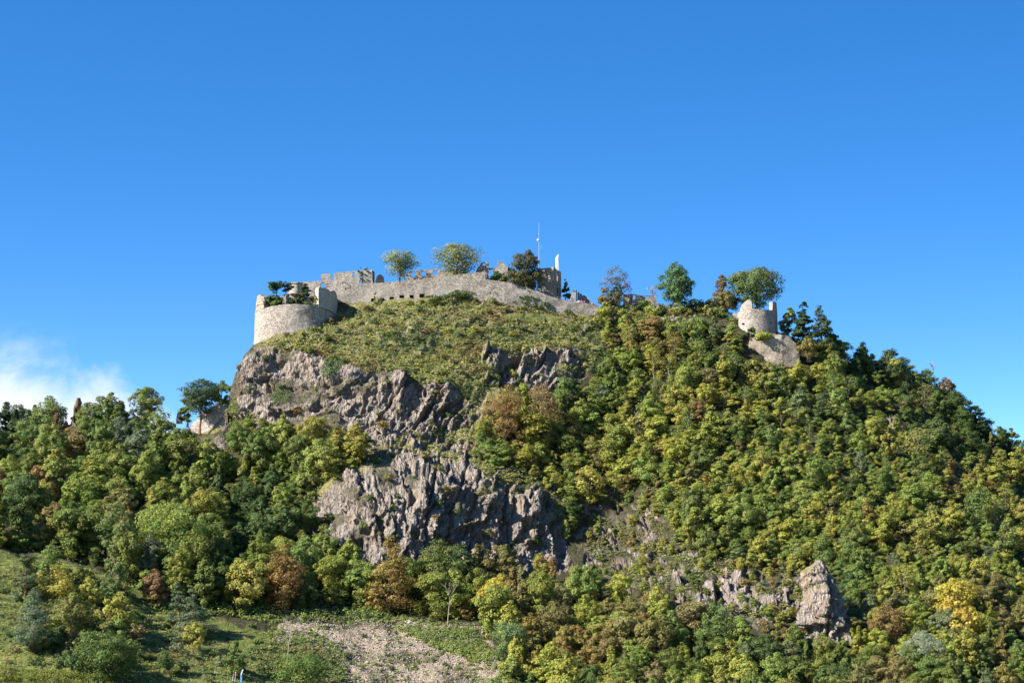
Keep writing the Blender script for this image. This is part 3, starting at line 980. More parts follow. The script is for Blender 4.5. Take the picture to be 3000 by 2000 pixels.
root = empty('round_bastion', (RC.x, RC.y, R_BOT), 'huge round pale stone bastion on the cliff edge overgrown with pines', 'bastion')
TOPZ = R_TOP - R_BOT
obj('drum', ring_wall('drum', -math.pi, math.pi, lambda a: TOPZ + .25 * math.sin(a * 3 + 1), 0, RC_R, 2.0, M['stone'], .5, True, 150, 26, seed=41), root)
obj('platform', disc('platform', RC_R - 1.9, TOPZ - 1.0, M['hill']), root)
ledge_z = U(975, 912, 699).z - R_BOT
par_top = lambda a: float(np.interp(math.degrees(a), [37, 45, 60, 75, 90, 110], [U(941, 841, 690).z, U(948, 842.5, 692).z, U(965, 851, 694).z, U(979, 853, 697).z, U(985, 866, 700).z, U(985, 868, 702).z])) - R_BOT
obj('parapet', ring_wall('parapet', d2r(38), d2r(112), par_top, lambda a: float(np.interp(math.degrees(a), [37, 90, 112], [TOPZ - .2, TOPZ - 1.6, TOPZ - 1.6])), RC_R + .35, 1.9, M['stone_pale'], seed=43, jag=.25), root)
stub_top = lambda a: float(np.interp(math.degrees(a), [-70, -64, -56, -48, -44], [TOPZ + 2.2, TOPZ + 4.0, TOPZ + 4.3, TOPZ + 3.1, TOPZ + 1.2]))
obj('parapet', ring_wall('parapet_stub', d2r(-72), d2r(-45), stub_top, TOPZ - .5, RC_R + .1, 1.7, M['stone_brown'], seed=44, jag=.45), root)
obj('coping', ring_wall('coping', d2r(-68), d2r(-46), TOPZ + 1.25, TOPZ + .95, RC_R + .3, .8, M['stone_pale'], seed=45, jag=0, nz=1), root)

wall_thing('ruin_pillar', 'stout broken pillar standing on the bastion rim between the pines', 'ruin',
           [('wall', wall_mesh('pil', [(825, 896), (828, 884), (831, 872), (836, 862), (842, 862), (848, 872), (851, 884), (852, 899), (825, 899)], [], lambda x: float(690.5 + max(0, x - 838) * .12), 1.8, M['stone_brown'], seed=46, jag=.9, grid=5))])
aw = [(884, 868), (890, 860), (900, 856), (915, 854), (930, 854), (938, 858), (944, 900), (884, 900)]
wall_thing('vaulted_wall', 'rubble wall with a wide low vault opening on the bastion', 'ruin',
           [('wall', wall_mesh('vault', aw, [arch(897, 933, 868, 896, 9)], 697, 1.4, M['stone'], seed=47, grid=5))])
rt = Vector((U(868, 840, 703).x, 703, U(868, 862, 703).z))
root = empty('round_turret', rt, 'small round turret with a slab cap behind the bastion pines', 'turret')
zt = U(868, 833, 703).z - rt.z
obj('drum', ring_wall('turret', -math.pi, math.pi, zt, 0, 1.9, .6, M['stone'], .1, True, 40, 8, seed=48), root)
obj('cap', ring_wall('turret_cap', -math.pi, math.pi, zt + .35, zt - .05, 2.1, 1.9, M['stone_brown'], 0, True, 40, 1, seed=49), root)
wall_thing('rubble_bank', 'pale tumbled rubble wall behind the bastion pines', 'ruin',
           [('wall', wall_mesh('bank', [(783, 902), (788, 885), (798, 878), (810, 874), (826, 866), (838, 866), (848, 850), (852, 838), (870, 852), (884, 858), (910, 860), (938, 860), (945, 902)], [], 703.5, 1.5, M['stone_pale'], seed=50, jag=1.2))])

# --- right side of the summit
wall_thing('window_wall', 'low ruined wall with two square sky windows between the bare and the green tree', 'ruin',
           [('wall', wall_mesh('winwall', [(1826, 862), (1840, 861), (1852, 861), (1862, 862), (1880, 865.5), (1900, 866), (1921, 867.5), (1926, 900), (1826, 900)], [rect(1855, 1861.5, 863, 876), rect(1892, 1897.5, 866.8, 877.5)], 714, 1.0, M['stone_dark'], seed=52))])
wall_thing('retaining_wall', 'grey retaining wall half hidden by slender trees between the curtain wall and round tower', 'wall',
           [('wall', wall_mesh('retain', [(1764, 920), (1790, 924), (1830, 921), (1868, 927), (1900, 922), (1940, 929), (1975, 925), (2000, 933), (2022, 942), (2034, 975), (1764, 985)], [], lambda x: float(np.interp(x, [1764, 2030], [706, 704.5])), 1.4, M['stone'], seed=53, jag=1.6))])
wall_thing('rubble_ruin', 'pale and dark tumbled wall remains below the brown leaved tree', 'ruin',
           [('wall', wall_mesh('rubble', [(2035, 902), (2042, 890), (2048, 885), (2056, 887), (2062, 892), (2068, 883), (2076, 878), (2092, 882), (2108, 885), (2114, 905)], [], lambda x: float(712 + .4 * math.sin(x * .3)), 1.5, M['stone_dark'], seed=54, jag=1.1))])

TC_D, TC_R = 704.0, 5.95
TC = Vector((U(2219, 906, TC_D).x, TC_D, 0))


def d_tower(x):
    u = max(-.999, min(.999, (U(x, 930, TC_D).x - TC.x) / TC_R))
    return float(TC_D - TC_R * math.sqrt(1 - u * u))


tin = lambda p: (Vector((TC.x, TC.y, p.z)) - p).normalized()
tw = [(2160.5, 917), (2167, 914), (2167.5, 908), (2169, 900), (2174, 891), (2181, 884), (2190, 878.5), (2196, 878.5), (2201, 882), (2203, 890), (2204, 905), (2220, 905), (2245, 906.5), (2263.5, 909.5), (2264, 884), (2270, 883.5), (2276, 886), (2277.6, 912), (2277.6, 1000), (2160.5, 1000)]
tfront = wall_mesh('tower_front', tw, [rect(2173, 2181.5, 946, 952), rect(2257, 2261.5, 945, 949.5), rect(2178.5, 2183.5, 968, 974)], d_tower, 1.3, M['stone'], inward=tin, seed=61, grid=5)
zt0 = U(2219, 908, TC_D).z
tb = ring_wall('tower_back', d2r(88), d2r(272), zt0 - .6, U(2219, 1000, TC_D).z, TC_R - .05, 1.2, M['stone'], seed=62)
tb.transform(Matrix.Translation(TC))
wing = wall_mesh('tower_wing', [(2147, 918), (2160, 915), (2172, 914), (2172, 985), (2125, 975), (2125, 940), (2150, 936)], [], 706.3, 1.2, M['stone'], seed=63)
wall_thing('round_tower', 'round pale stone tower with a tall curved wall fragment on its rim', 'tower', [('wall', tfront), ('back_wall', tb), ('wing_wall', wing)])
wall_thing('rampart', 'sloping pale rubble rampart under the round tower', 'wall',
           [('wall', wall_mesh('ramp', [(2200, 988), (2235, 982), (2270, 978), (2300, 981), (2316, 986), (2322, 996), (2331, 1006), (2338, 1020), (2342, 1036), (2340, 1075), (2190, 1075), (2192, 1010)], [], lambda x: float(np.interp(x, [2190, 2290, 2345], [694.5, 694.0, 695.5])), 2.5, M['stone_brown'], seed=64, jag=2.0, rough=.25))])
wall_thing('wall_remnant', 'small shaded wall remnant among the conifers beyond the rampart', 'ruin',
           [('wall', wall_mesh('remn', [(2364, 1012), (2372, 1008), (2386, 1010), (2394, 1016), (2396, 1060), (2362, 1060)], [], lambda x: float(698 + (x - 2364) * .05), 1.4, M['stone_pale'], seed=65, jag=1.1))])

# --- lower fortress on the left ridge
def d_roof(x): return float(np.interp(x, [540, 670], [690, 684.5]))


rf = [(552, 1252), (580, 1226), (621, 1190), (640, 1186), (666, 1182), (664, 1230), (664, 1275), (610, 1285), (564, 1290), (556, 1270)]
rmain = wall_mesh('ramp_wall', rf, [], d_roof, 2.0, M['stone_pale'], seed=66, jag=.5, rough=.3)
rail = wall_mesh('ramp_rail', [(610, 1261), (660, 1213.5), (662, 1216), (612, 1265)], [], lambda x: d_roof(x) - .5, .25, M['timber'], seed=67, jag=0, grid=30)
wall_thing('sloping_rampart', 'pale slanting stone rampart with a dark diagonal rail beside the pine', 'wall', [('wall', rmain), ('rail', rail)])
wall_thing('gable_stone', 'pale pointed gable remnant at the left foot of the spreading pine', 'ruin',
           [('wall', wall_mesh('gst', [(516, 1226), (520, 1208), (526, 1203), (529, 1206), (533, 1226), (533, 1240), (516, 1240)], [], 692, 1.2, M['stone_pale'], seed=68, grid=5))])
wall_thing('wall_stump', 'reddish broken wall stump rising from the ridge wood', 'ruin',
           [('wall', wall_mesh('stump', [(411, 1250), (412, 1224), (416, 1221), (424, 1221), (426, 1226), (425, 1250)], [], 691, 1.3, M['stone_brown'], seed=69, grid=5))])
wall_thing('wall_stump', 'pale rounded wall stump beside the low dark ridge wall', 'ruin',
           [('wall', wall_mesh('stump2', [(338, 1245), (340, 1226), (350, 1222), (358, 1217), (363, 1220), (364, 1245)], [], 692, 1.3, M['stone'], seed=70, grid=5))])
wall_thing('wall_stump', 'tiny dark chimney like stump on the crest of the ridge wood', 'ruin',
           [('wall', wall_mesh('stump3', [(158, 1240), (159, 1190), (161, 1184), (166, 1183), (167, 1190), (168, 1240)], [], 692, 1.0, M['stone_brown'], seed=71, grid=5))])
wall_thing('ridge_wall', 'low dark wall along the crest of the ridge wood', 'ruin',
           [('wall', wall_mesh('ridgew', [(205, 1245), (214, 1216), (232, 1217), (250, 1222), (275, 1225), (278, 1250)], [], 694, 1.2, M['stone_dark'], seed=72, grid=6))])

# --- rock pinnacle on the right flank
def pinnacle():
    o0 = ground_at(2425, 1875)
    base = U(2425, 1890, o0.y - 3)
    top = U(2425, 1640, o0.y + 3)
    H = top.z - base.z
    na, nz = 72, 70
    V, Fs = [], []
    A = np.linspace(0, 2 * np.pi, na, endpoint=False)
    pts = []
    for k in range(nz + 1):
        t = k / nz
        w = np.interp(t, [0, .3, .55, .75, .9, 1], [7.4, 6.0, 4.7, 3.6, 2.2, .6])
        cx = np.interp(t, [0, .5, 1], [0.3, -.2, -1.0])
        cy = np.interp(t, [0, 1], [3.0, 6.5])
        for a in A:
            pts.append((cx + math.sin(a) * w, cy - math.cos(a) * w * .9, H * t))
    P = np.array(pts)
    Pw = P + np.array(base)
    dd = rock_disp(Pw, np.ones(len(Pw)), np.full(len(Pw), 1000.0), np.full(len(Pw), 1800.0)) * .78
    cxy = np.repeat(np.array([[np.interp(k / nz, [0, .5, 1], [.3, -.2, -1.0]), np.interp(k / nz, [0, 1], [3.0, 6.5])] for k in range(nz + 1)]), na, 0)
    rad = P[:, :2] - cxy
    ln = np.linalg.norm(rad, axis=1, keepdims=True) + 1e-6
    fade = np.clip(ln / 2.0, 0, 1)
    P[:, :2] += rad / ln * (dd[:, None] * fade)
    idx = np.arange((nz + 1) * na).reshape(nz + 1, na)
    Fq = np.stack([idx[:-1], np.roll(idx[:-1], -1, 1), np.roll(idx[1:], -1, 1), idx[1:]], -1).reshape(-1, 4)
    me = mesh_np('pinnacle', P, Fq, M['hill'])
    a = me.attributes.new('cover', 'FLOAT_COLOR', 'POINT')
    cc = np.zeros((len(P), 4), np.float32)
    cc[:, 0] = np.clip(1.2 - (P[:, 2] / H) ** 3 * .7 + .7 * fbm(Pw * .5, 3, 8), 0, 1); cc[:, 3] = 1
    a.data.foreach_set('color', cc.ravel())
    o = obj('rock_pinnacle', me, None, base)
    tag(o, 'tall grey rock pinnacle standing out of the wood', 'rock', kind='structure')


pinnacle()
# ---------------------------------------------------------------- plants
TONES = {
    'dark green': (0.050, 0.085, 0.024), 'deep green': (0.076, 0.12, 0.03), 'fresh green': (0.135, 0.182, 0.036), 'bright green': (0.19, 0.235, 0.04),
    'yellow green': (0.265, 0.275, 0.042), 'olive': (0.185, 0.172, 0.052), 'golden brown': (0.235, 0.178, 0.046), 'rusty brown': (0.20, 0.128, 0.05),
    'grey green': (0.13, 0.16, 0.072), 'yellow': (0.46, 0.36, 0.04), 'blue green': (0.08, 0.12, 0.06), 'pale silver green': (0.22, 0.24, 0.15), 'red brown': (0.16, 0.085, 0.05),
    'pale green': (0.20, 0.23, 0.075),
}
_LQ = np.array([(-.5, 0, 0), (0, -.36, .06), (.5, 0, 0), (0, .36, .06)])


def leaf_cloud(P, Nn, size, R, aspect=1.0):
    """one small four-sided leaf spray per point; returns vertices, faces"""
    n = len(P)
    Nn = Nn / (np.linalg.norm(Nn, axis=1, keepdims=True) + 1e-9)
    t = R.normal(size=(n, 3)); t -= (t * Nn).sum(1, keepdims=True) * Nn
    t /= np.linalg.norm(t, axis=1, keepdims=True) + 1e-9
    b = np.cross(Nn, t)
    V = P[:, None] + size[:, None, None] * (_LQ[None, :, 0:1] * t[:, None] * aspect + _LQ[None, :, 1:2] * b[:, None] * 1.2 + _LQ[None, :, 2:3] * Nn[:, None] * 2)
    Fq = np.arange(n * 4).reshape(n, 4)
    return V.reshape(-1, 3), Fq


def leaf_mesh(name, P, Nn, size, seed, mat, cols=None, aspect=1.0, tints=None):
    R = np.random.default_rng(seed)
    V, Fq = leaf_cloud(P, Nn, size, R, aspect)
    me = mesh_np(name, V, Fq, mat)
    a = me.attributes.new('tint', 'FLOAT', 'FACE')
    a.data.foreach_set('value', R.random(len(P)).astype(np.float32) if tints is None else tints)
    if cols is not None:
        c = me.attributes.new('leafcol', 'FLOAT_COLOR', 'FACE')
        cc = np.ones((len(P), 4), np.float32); cc[:, :3] = cols
        c.data.foreach_set('color', cc.ravel())
    return me


def profile(kind, t):
    if kind == 'round': return np.sqrt(np.clip(1 - (2 * t - 1) ** 2, 0, 1))
    if kind == 'broad': return np.clip(np.sqrt(np.clip(1 - np.abs(2 * t - .75) ** 2.2 / 1.6, 0, 1)), .1, 1)
    if kind == 'upright': return np.clip(np.sin(np.pi * (t * .86 + .12)), .05, 1) ** .7
    if kind == 'cone': return np.clip((1 - t) ** .75 * (.35 + .65 * np.clip(t / .18, 0, 1)), .06, 1)
    if kind == 'fan': return np.clip(.35 + .75 * t, 0, 1) * np.sqrt(np.clip(1 - np.clip((t - .55) / .45, 0, 1) ** 2.2, 0.02, 1))
    if kind == 'pine': return np.clip(.55 + .45 * np.sin(t * 9), .2, 1) * np.clip(1.05 - .6 * t, .25, 1)
    return np.ones_like(t)


def make_tree(seed, W, H, kind='round', base=.22, nclump=26, nleaf=5200, leaf=.36, sparse=0.0, bark='bark', flat=.8, lean=0.0, fill=.45, trunk_r=None, droop=0.0, upness=.35, aspect=1.0, fuzz=.08, gapk=-.42):
    """a tree W wide and H high at the origin: returns (trunk mesh, crown mesh)"""
    R = np.random.default_rng(seed)
    zb = H * base; ch = H - zb
    C, Rd = [], []
    tries = 0
    while len(C) < nclump and tries < 4000:
        tries += 1
        t = R.random() ** .85
        pr = profile(kind, np.array(t)) * W / 2
        cr = W * R.uniform(.085, .215) * (1.0 if kind != 'cone' else .75) * (1 - .25 * t)
        rad = max(0.0, pr - cr * .8) * (R.random() ** fill)
        a = R.random() * 2 * np.pi
        c = np.array([math.cos(a) * rad + lean * t * W * .5, math.sin(a) * rad, zb + cr * .7 + t * max(.1, ch - cr * 1.6)])
        if all(np.linalg.norm(c - d) > .62 * (cr + e) * .9 for d, e in zip(C, Rd)) or tries > 1500:
            C.append(c); Rd.append(cr)
    C = np.array(C); Rd = np.array(Rd)
    w = Rd ** 2 * R.uniform(.55, 1.3, len(Rd)); w /= w.sum()
    k = R.choice(len(C), nleaf, p=w)
    dirs = R.normal(size=(nleaf, 3)); dirs[:, 2] += upness
    dirs /= np.linalg.norm(dirs, axis=1, keepdims=True)
    rr = Rd[k] * (1 - .5 * R.random(nleaf) ** 2.2) * (1 + fuzz * R.normal(size=nleaf))
    lump = 1 + .28 * vnoise(dirs * 2.3 + k[:, None] * 3.7, 3)
    off = dirs * (rr * lump)[:, None]; off[:, 2] *= flat
    P = C[k] + off
    P[:, 2] -= droop * np.linalg.norm(off[:, :2], axis=1)
    # fit the crown to its measured spread
    q0, q1 = np.percentile(P, 1.0, axis=0), np.percentile(P, 99.0, axis=0)
    mid = (q0 + q1) / 2
    fs = np.array([W / (q1[0] - q0[0]), W / (q1[1] - q0[1]), (H - zb) / (q1[2] - q0[2])])
    mv = np.array([lean * W * .25, 0, zb + (H - zb) / 2])
    P = (P - mid) * fs + mv
    C = (C - mid) * fs + mv
    # lopsided outline and gaps where the sky shows
    wq = P * (1.5 / W) + seed * 1.37
    P = P + W * .13 * np.stack([vnoise(wq, 81), vnoise(wq, 82), .7 * vnoise(wq, 83)], -1)
    gap = vnoise(P * (5.0 / W) + seed, 84) + .5 * vnoise(P * (11.0 / W) + seed, 85)
    keep = gap > gapk
    P = P[keep]; dirs = dirs[keep]; nleaf = len(P)
    ctint = (R.random(len(C))[k[keep]] * .6 + R.random(nleaf) * .4).astype(np.float32)
    cen = np.array([0, 0, zb + ch * .45])
    outw = P - cen; outw /= np.linalg.norm(outw, axis=1, keepdims=True) + 1e-6
    Nn = dirs * .9 + outw * .45 + R.normal(size=(nleaf, 3)) * .36 + np.array([0, 0, .25])
    size = leaf * R.uniform(.6, 1.35, nleaf)
    crown = leaf_mesh('crown', P, Nn, size, seed + 1, M['leaf'], aspect=aspect, tints=ctint)
    # trunk and limbs
    V, Fs = [], []
    tr = trunk_r or max(.10, .028 * H)
    segs = 6
    pts = [Vector((lean * W * .5 * (i / segs) ** 1.5 + R.normal() * .012 * H * (i > 0), R.normal() * .012 * H * (i > 0), -0.6 * (i == 0) + H * .78 * i / segs)) for i in range(segs + 1)]
    for i in range(segs):
        tube(V, Fs, pts[i], pts[i + 1], tr * (1 - .8 * i / segs) * (1.25 if i == 0 else 1), tr * (1 - .8 * (i + 1) / segs), 7)
    order = R.permutation(len(C))[:min(len(C), 13)]
    for q in order:
        c = Vector(C[q]); zt = max(zb * .75, c.z - R.uniform(.18, .34) * ch)
        f = min(.98, max(.05, zt / (H * .78))); i = min(segs - 1, int(f * segs)); s = pts[i].lerp(pts[i + 1], f * segs - i)
        m = s.lerp(c, .55) + Vector((R.normal() * .03 * W, R.normal() * .03 * W, .04 * H))
        r0 = tr * (1 - .75 * f) * .55
        tube(V, Fs, s, m, r0, r0 * .65, 5); tube(V, Fs, m, c, r0 * .65, r0 * .2, 5)
    trunk = mesh_py('trunk', V, Fs, M[bark])
    return trunk, crown


def vary(col, s=.14):
    k = 1 + rng.uniform(-s, s)
    return (max(.004, col[0] * k * (1 + rng.uniform(-.1, .1))), max(.004, col[1] * k), max(.002, col[2] * k * (1 + rng.uniform(-.2, .2))), 1)


def place_tree(name, meshes, loc, rz, sc, tone, label, cat, group, col=None):
    root = empty(name, loc, label, cat, group, rz, sc)
    t = obj('trunk', meshes[0], root)
    c = obj('crown', meshes[1], root)
    c.color = col or vary(TONES[tone])
    return root


# --- single trees of the summit and meadow, each grown for its own place
def own_tree(name, label, px0, px1, ytop, ybase, dep, tone, seed, col=None, **kw):
    """crown spans px0..px1, ytop..ybase in the photograph; dep is a distance or None for the hillside"""
    xc = kw.pop('xc', (px0 + px1) / 2)
    if dep is None:
        g = ground_at(xc, ybase); dep = g.y
        b = g
    else:
        b = U(xc, ybase, dep)
    H = U(xc, ytop, dep).z - U(xc, ybase, dep).z
    W = (px1 - px0) / F * dep
    kw.setdefault('gapk', -.6); kw['leaf'] = kw.get('leaf', .36) * 1.35; kw['nleaf'] = int(kw.get('nleaf', 5000) * .95)
    tm = make_tree(seed, W, H, **kw)
    cat = kw.get('cat', 'tree')
    return place_tree(name, tm, b, 0.0, 1.0, tone, label, 'tree', None, col)


own_tree('willow_tree', 'airy pale green willow behind the curtain wall beside the hall facade', 1121, 1222, 740, 826, 709, 'pale green', 101, kind='fan', base=.18, nclump=34, nleaf=5200, leaf=.27, trunk_r=.3, fill=.6)
own_tree('willow_tree', 'large spreading pale green willow in front of the arcade wall', 1271, 1406, 716, 822, 709, 'pale green', 102, kind='fan', base=.16, nclump=46, nleaf=8200, leaf=.28, trunk_r=.42, fill=.6)
own_tree('broadleaf_tree', 'dense reddish brown and dark green tree in front of the keep', 1488, 1592, 739, 862, 708.5, 'rusty brown', 103, kind='round', base=.04, nclump=46, nleaf=11000, leaf=.30, col=(.088, .088, .028, 1), xc=1540)
own_tree('bush', 'green bush growing at the foot of the gable fragment', 1462, 1486, 800, 832, 707.5, 'fresh green', 104, kind='upright', base=.02, nclump=12, nleaf=1500, leaf=.24)
own_tree('bush', 'ivy green bush under the thin lintel of the gate ruin', 1432, 1462, 793, 828, 707.5, 'deep green', 105, kind='cone', base=.02, nclump=12, nleaf=1500, leaf=.24, lean=.3)
own_tree('conifer', 'small dark conifer between the keep and the pale wedge shaped pier', 1643, 1674, 825, 890, 712, 'dark green', 106, kind='cone', base=.04, nclump=18, nleaf=2600, leaf=.28)
own_tree('broadleaf_tree', 'thin grey brown half bare tree past the end of the curtain wall', 1769, 1846, 784, 915, 712, 'olive', 107, kind='upright', base=.12, nclump=40, nleaf=3600, leaf=.25, col=(.15, .135, .07, 1))
own_tree('broadleaf_tree', 'low olive tree under the thin grey brown tree', 1752, 1800, 842, 915, 709.5, 'olive', 108, kind='round', base=.1, nclump=20, nleaf=3000, leaf=.27)
own_tree('broadleaf_tree', 'dark ivy covered tree core beside the thin grey brown tree', 1782, 1826, 830, 918, 710, 'dark green', 109, kind='upright', base=.05, nclump=18, nleaf=2800, leaf=.26)
own_tree('broadleaf_tree', 'tall glossy green tree standing alone on the summit edge', 1926, 2028, 780, 905, 711, 'deep green', 110, kind='upright', base=.14, nclump=42, nleaf=7800, leaf=.34, col=(0.073, 0.140, 0.037, 1))
own_tree('broadleaf_tree', 'faint bare twiggy tree behind the wall with two sky windows', 1895, 1927, 840, 905, 730, 'olive', 111, kind='fan', base=.3, nclump=18, nleaf=500, leaf=.2, col=(0.305, 0.244, 0.207, 1))
own_tree('broadleaf_tree', 'rust topped slim tree beside the big tree of the round tower', 2093, 2146, 811, 915, 710, 'rusty brown', 112, kind='upright', base=.1, nclump=26, nleaf=4600, leaf=.29, col=(0.152, 0.116, 0.049, 1))
own_tree('broadleaf_tree', 'olive brown bushy tree under the rust topped slim tree', 2090, 2165, 848, 925, 708.5, 'olive', 113, kind='round', base=.1, nclump=26, nleaf=4600, leaf=.29, col=(0.159, 0.146, 0.043, 1))
own_tree('broadleaf_tree', 'big spreading green tree rising behind the round tower', 2148, 2288, 794, 925, 712, 'fresh green', 114, kind='fan', base=.12, nclump=60, nleaf=12500, leaf=.34, fill=.5, col=(0.104, 0.152, 0.034, 1))
own_tree('broadleaf_tree', 'bright green tree against the shaded side of the round tower', 2284, 2335, 905, 1000, 705, 'fresh green', 115, kind='upright', base=.1, nclump=24, nleaf=3800, leaf=.32)
own_tree('conifer', 'dark wind shaped cedar beyond the round tower', 2322, 2392, 894, 1012, 703, 'dark green', 116, kind='cone', base=.02, nclump=50, nleaf=8500, leaf=.38, flat=.6, col=(0.034, 0.067, 0.024, 1))
own_tree('conifer', 'tall feathery conifer beyond the dark cedar', 2368, 2452, 910, 1052, 702, 'dark green', 117, kind='cone', base=.02, nclump=56, nleaf=9500, leaf=.38, flat=.7, col=(0.055, 0.085, 0.030, 1))
own_tree('broadleaf_tree', 'yellow green bush like tree on the edge below the conifers', 2336, 2398, 990, 1045, 695, 'golden brown', 118, kind='round', base=.05, nclump=18, nleaf=3000, leaf=.3)
own_tree('shrub', 'trailing green bush on the crest between round tower and rampart', 2212, 2262, 966, 996, 693.5, 'yellow green', 119, kind='round', base=.0, nclump=14, nleaf=1800, leaf=.28)
own_tree('shrub', 'dark green bush in front of the round tower base', 2186, 2212, 962, 990, 694.5, 'deep green', 120, kind='round', base=.0, nclump=10, nleaf=1200, leaf=.26)
own_tree('pine_tree', 'twisted dark pine with flat tiers on the round bastion', 776, 845, 824, 905, 693, 'dark green', 121, kind='pine', base=.10, nclump=34, nleaf=6500, leaf=.30, flat=.45, bark='pine_bark', col=(0.055, 0.095, 0.039, 1))
own_tree('pine_tree', 'second dark pine close behind the broken pillar on the bastion', 806, 870, 828, 902, 694, 'dark green', 122, kind='pine', base=.12, nclump=30, nleaf=5200, leaf=.30, flat=.45, bark='pine_bark', col=(0.051, 0.085, 0.037, 1))
own_tree('pine_tree', 'leaning dark pine beside the vault opening on the bastion', 846, 906, 832, 902, 691.5, 'dark green', 123, kind='cone', base=.02, nclump=30, nleaf=5600, leaf=.31, flat=.5, lean=.5, bark='pine_bark', xc=868, col=(0.043, 0.076, 0.030, 1))
own_tree('shrub', 'low green shrub on the bastion rim under the twisted pine', 790, 822, 876, 905, 690, 'fresh green', 124, kind='round', base=0, nclump=10, nleaf=1100, leaf=.24)
own_tree('shrub', 'yellowish shrub growing in the vault opening of the bastion', 906, 936, 868, 902, 691.5, 'yellow green', 125, kind='upright', base=0, nclump=10, nleaf=1200, leaf=.24)
own_tree('shrub', 'small green shrub by the foot of the leaning pine', 884, 902, 872, 902, 690, 'fresh green', 126, kind='upright', base=0, nclump=8, nleaf=800, leaf=.24)
own_tree('shrub', 'ivy tuft spilling from the top of the hall facade', 1048, 1062, 783, 818, 704.6, 'deep green', 127, kind='upright', base=0, nclump=9, nleaf=900, leaf=.2)
own_tree('shrub', 'tiny shrub rooted in the hall facade wall head', 1066, 1080, 785, 796, 705.2, 'olive', 128, kind='round', base=0, nclump=6, nleaf=350, leaf=.2)
own_tree('shrub', 'green vine climbing over the first gun port', 1094, 1106, 855, 884, 702.8, 'yellow green', 129, kind='upright', base=0, nclump=7, nleaf=500, leaf=.22)

own_tree('pine_tree', 'large spreading dark pine beside the slanting stone rampart', 530, 640, 1118, 1268, 683.5, 'blue green', 131, kind='fan', base=.33, nclump=60, nleaf=11000, leaf=.27, flat=.5, bark='pine_bark', fill=.5, col=(0.055, 0.091, 0.037, 1))
own_tree('broadleaf_tree', 'green tree squeezed between the spreading pine and the cliff edge', 622, 676, 1120, 1200, 691, 'fresh green', 132, kind='round', base=.1, nclump=24, nleaf=4200, leaf=.3)
own_tree('broadleaf_tree', 'light green tree leaning out behind the spreading pine', 526, 572, 1140, 1245, 690, 'fresh green', 133, kind='upright', base=.1, nclump=22, nleaf=3400, leaf=.3)

own_tree('pine_tree', 'slim pine with a bare lower trunk on the meadow slope', 36, 106, 1620, 1762, None, 'grey green', 141, kind='pine', base=.30, nclump=26, nleaf=6500, leaf=.2, flat=.6, bark='pine_bark', col=(0.104, 0.122, 0.055, 1))
own_tree('pine_tree', 'full blue green pine on the meadow below the slim pine', 44, 146, 1736, 1918, None, 'blue green', 142, kind='cone', base=.06, nclump=52, nleaf=15000, leaf=.2, flat=.8, bark='pine_bark', col=(0.104, 0.146, 0.076, 1))
own_tree('pine_tree', 'slender pine behind the bushy pine at the wood edge', 486, 552, 1708, 1850, None, 'grey green', 143, kind='cone', base=.08, nclump=34, nleaf=9000, leaf=.2, flat=.7, bark='pine_bark', col=(0.104, 0.140, 0.067, 1))
own_tree('pine_tree', 'bushy grey green pine with feathery branches at the wood edge', 505, 622, 1728, 1868, None, 'grey green', 144, kind='cone', base=.05, nclump=48, nleaf=13000, leaf=.2, flat=.65, bark='pine_bark', col=(0.122, 0.159, 0.079, 1))
own_tree('broadleaf_tree', 'small golden green tree with a clear trunk on the meadow', 533, 598, 1818, 1912, None, 'yellow green', 145, kind='round', base=.2, nclump=22, nleaf=4200, leaf=.22)
own_tree('broadleaf_tree', 'green tree beside the slim meadow pine', 94, 172, 1598, 1715, None, 'fresh green', 146, kind='upright', base=.08, nclump=26, nleaf=5200, leaf=.27)
own_tree('broadleaf_tree', 'golden yellow crowned tree in the meadow clump', 112, 216, 1656, 1770, None, 'yellow green', 147, kind='round', base=.1, nclump=30, nleaf=6000, leaf=.27, col=(0.293, 0.268, 0.037, 1))
own_tree('broadleaf_tree', 'spiky yellow green bush tree in the meadow clump', 222, 300, 1694, 1790, None, 'yellow green', 148, kind='fan', base=.06, nclump=26, nleaf=4800, leaf=.25)
own_tree('broadleaf_tree', 'green tree at the uphill end of the meadow clump', 296, 374, 1652, 1765, None, 'grey green', 149, kind='upright', base=.08, nclump=30, nleaf=5600, leaf=.27, col=(0.104, 0.152, 0.043, 1))
own_tree('broadleaf_tree', 'broad olive green tree in the middle of the meadow clump', 150, 264, 1744, 1870, None, 'olive', 150, kind='round', base=.06, nclump=34, nleaf=7400, leaf=.27, col=(0.159, 0.171, 0.037, 1))
own_tree('broadleaf_tree', 'yellow tinged tree beside the grassy track', 304, 388, 1738, 1850, None, 'yellow green', 151, kind='upright', base=.06, nclump=28, nleaf=5600, leaf=.26)
own_tree('broadleaf_tree', 'rounded bright bush tree below the yellow tinged tree', 312, 374, 1812, 1880, None, 'bright green', 152, kind='round', base=.04, nclump=22, nleaf=3800, leaf=.26)
own_tree('broadleaf_tree', 'large dark green walnut shaped tree at the foot of the meadow clump', 222, 388, 1846, 2000, None, 'deep green', 153, kind='round', base=.04, nclump=48, nleaf=11000, leaf=.27, col=(0.091, 0.146, 0.030, 1))
own_tree('young_tree', 'thin young fruit tree on the meadow terrace', 494, 540, 1868, 1926, None, 'grey green', 154, kind='round', base=.25, nclump=14, nleaf=1300, leaf=.22)
own_tree('young_tree', 'low dark fruit tree under the meadow terrace', 460, 520, 1912, 1975, None, 'deep green', 155, kind='round', base=.2, nclump=16, nleaf=2000, leaf=.22)
own_tree('young_tree', 'straggly young tree in the shaded strip of the meadow', 522, 562, 1922, 1980, None, 'grey green', 156, kind='upright', base=.15, nclump=14, nleaf=1500, leaf=.22)
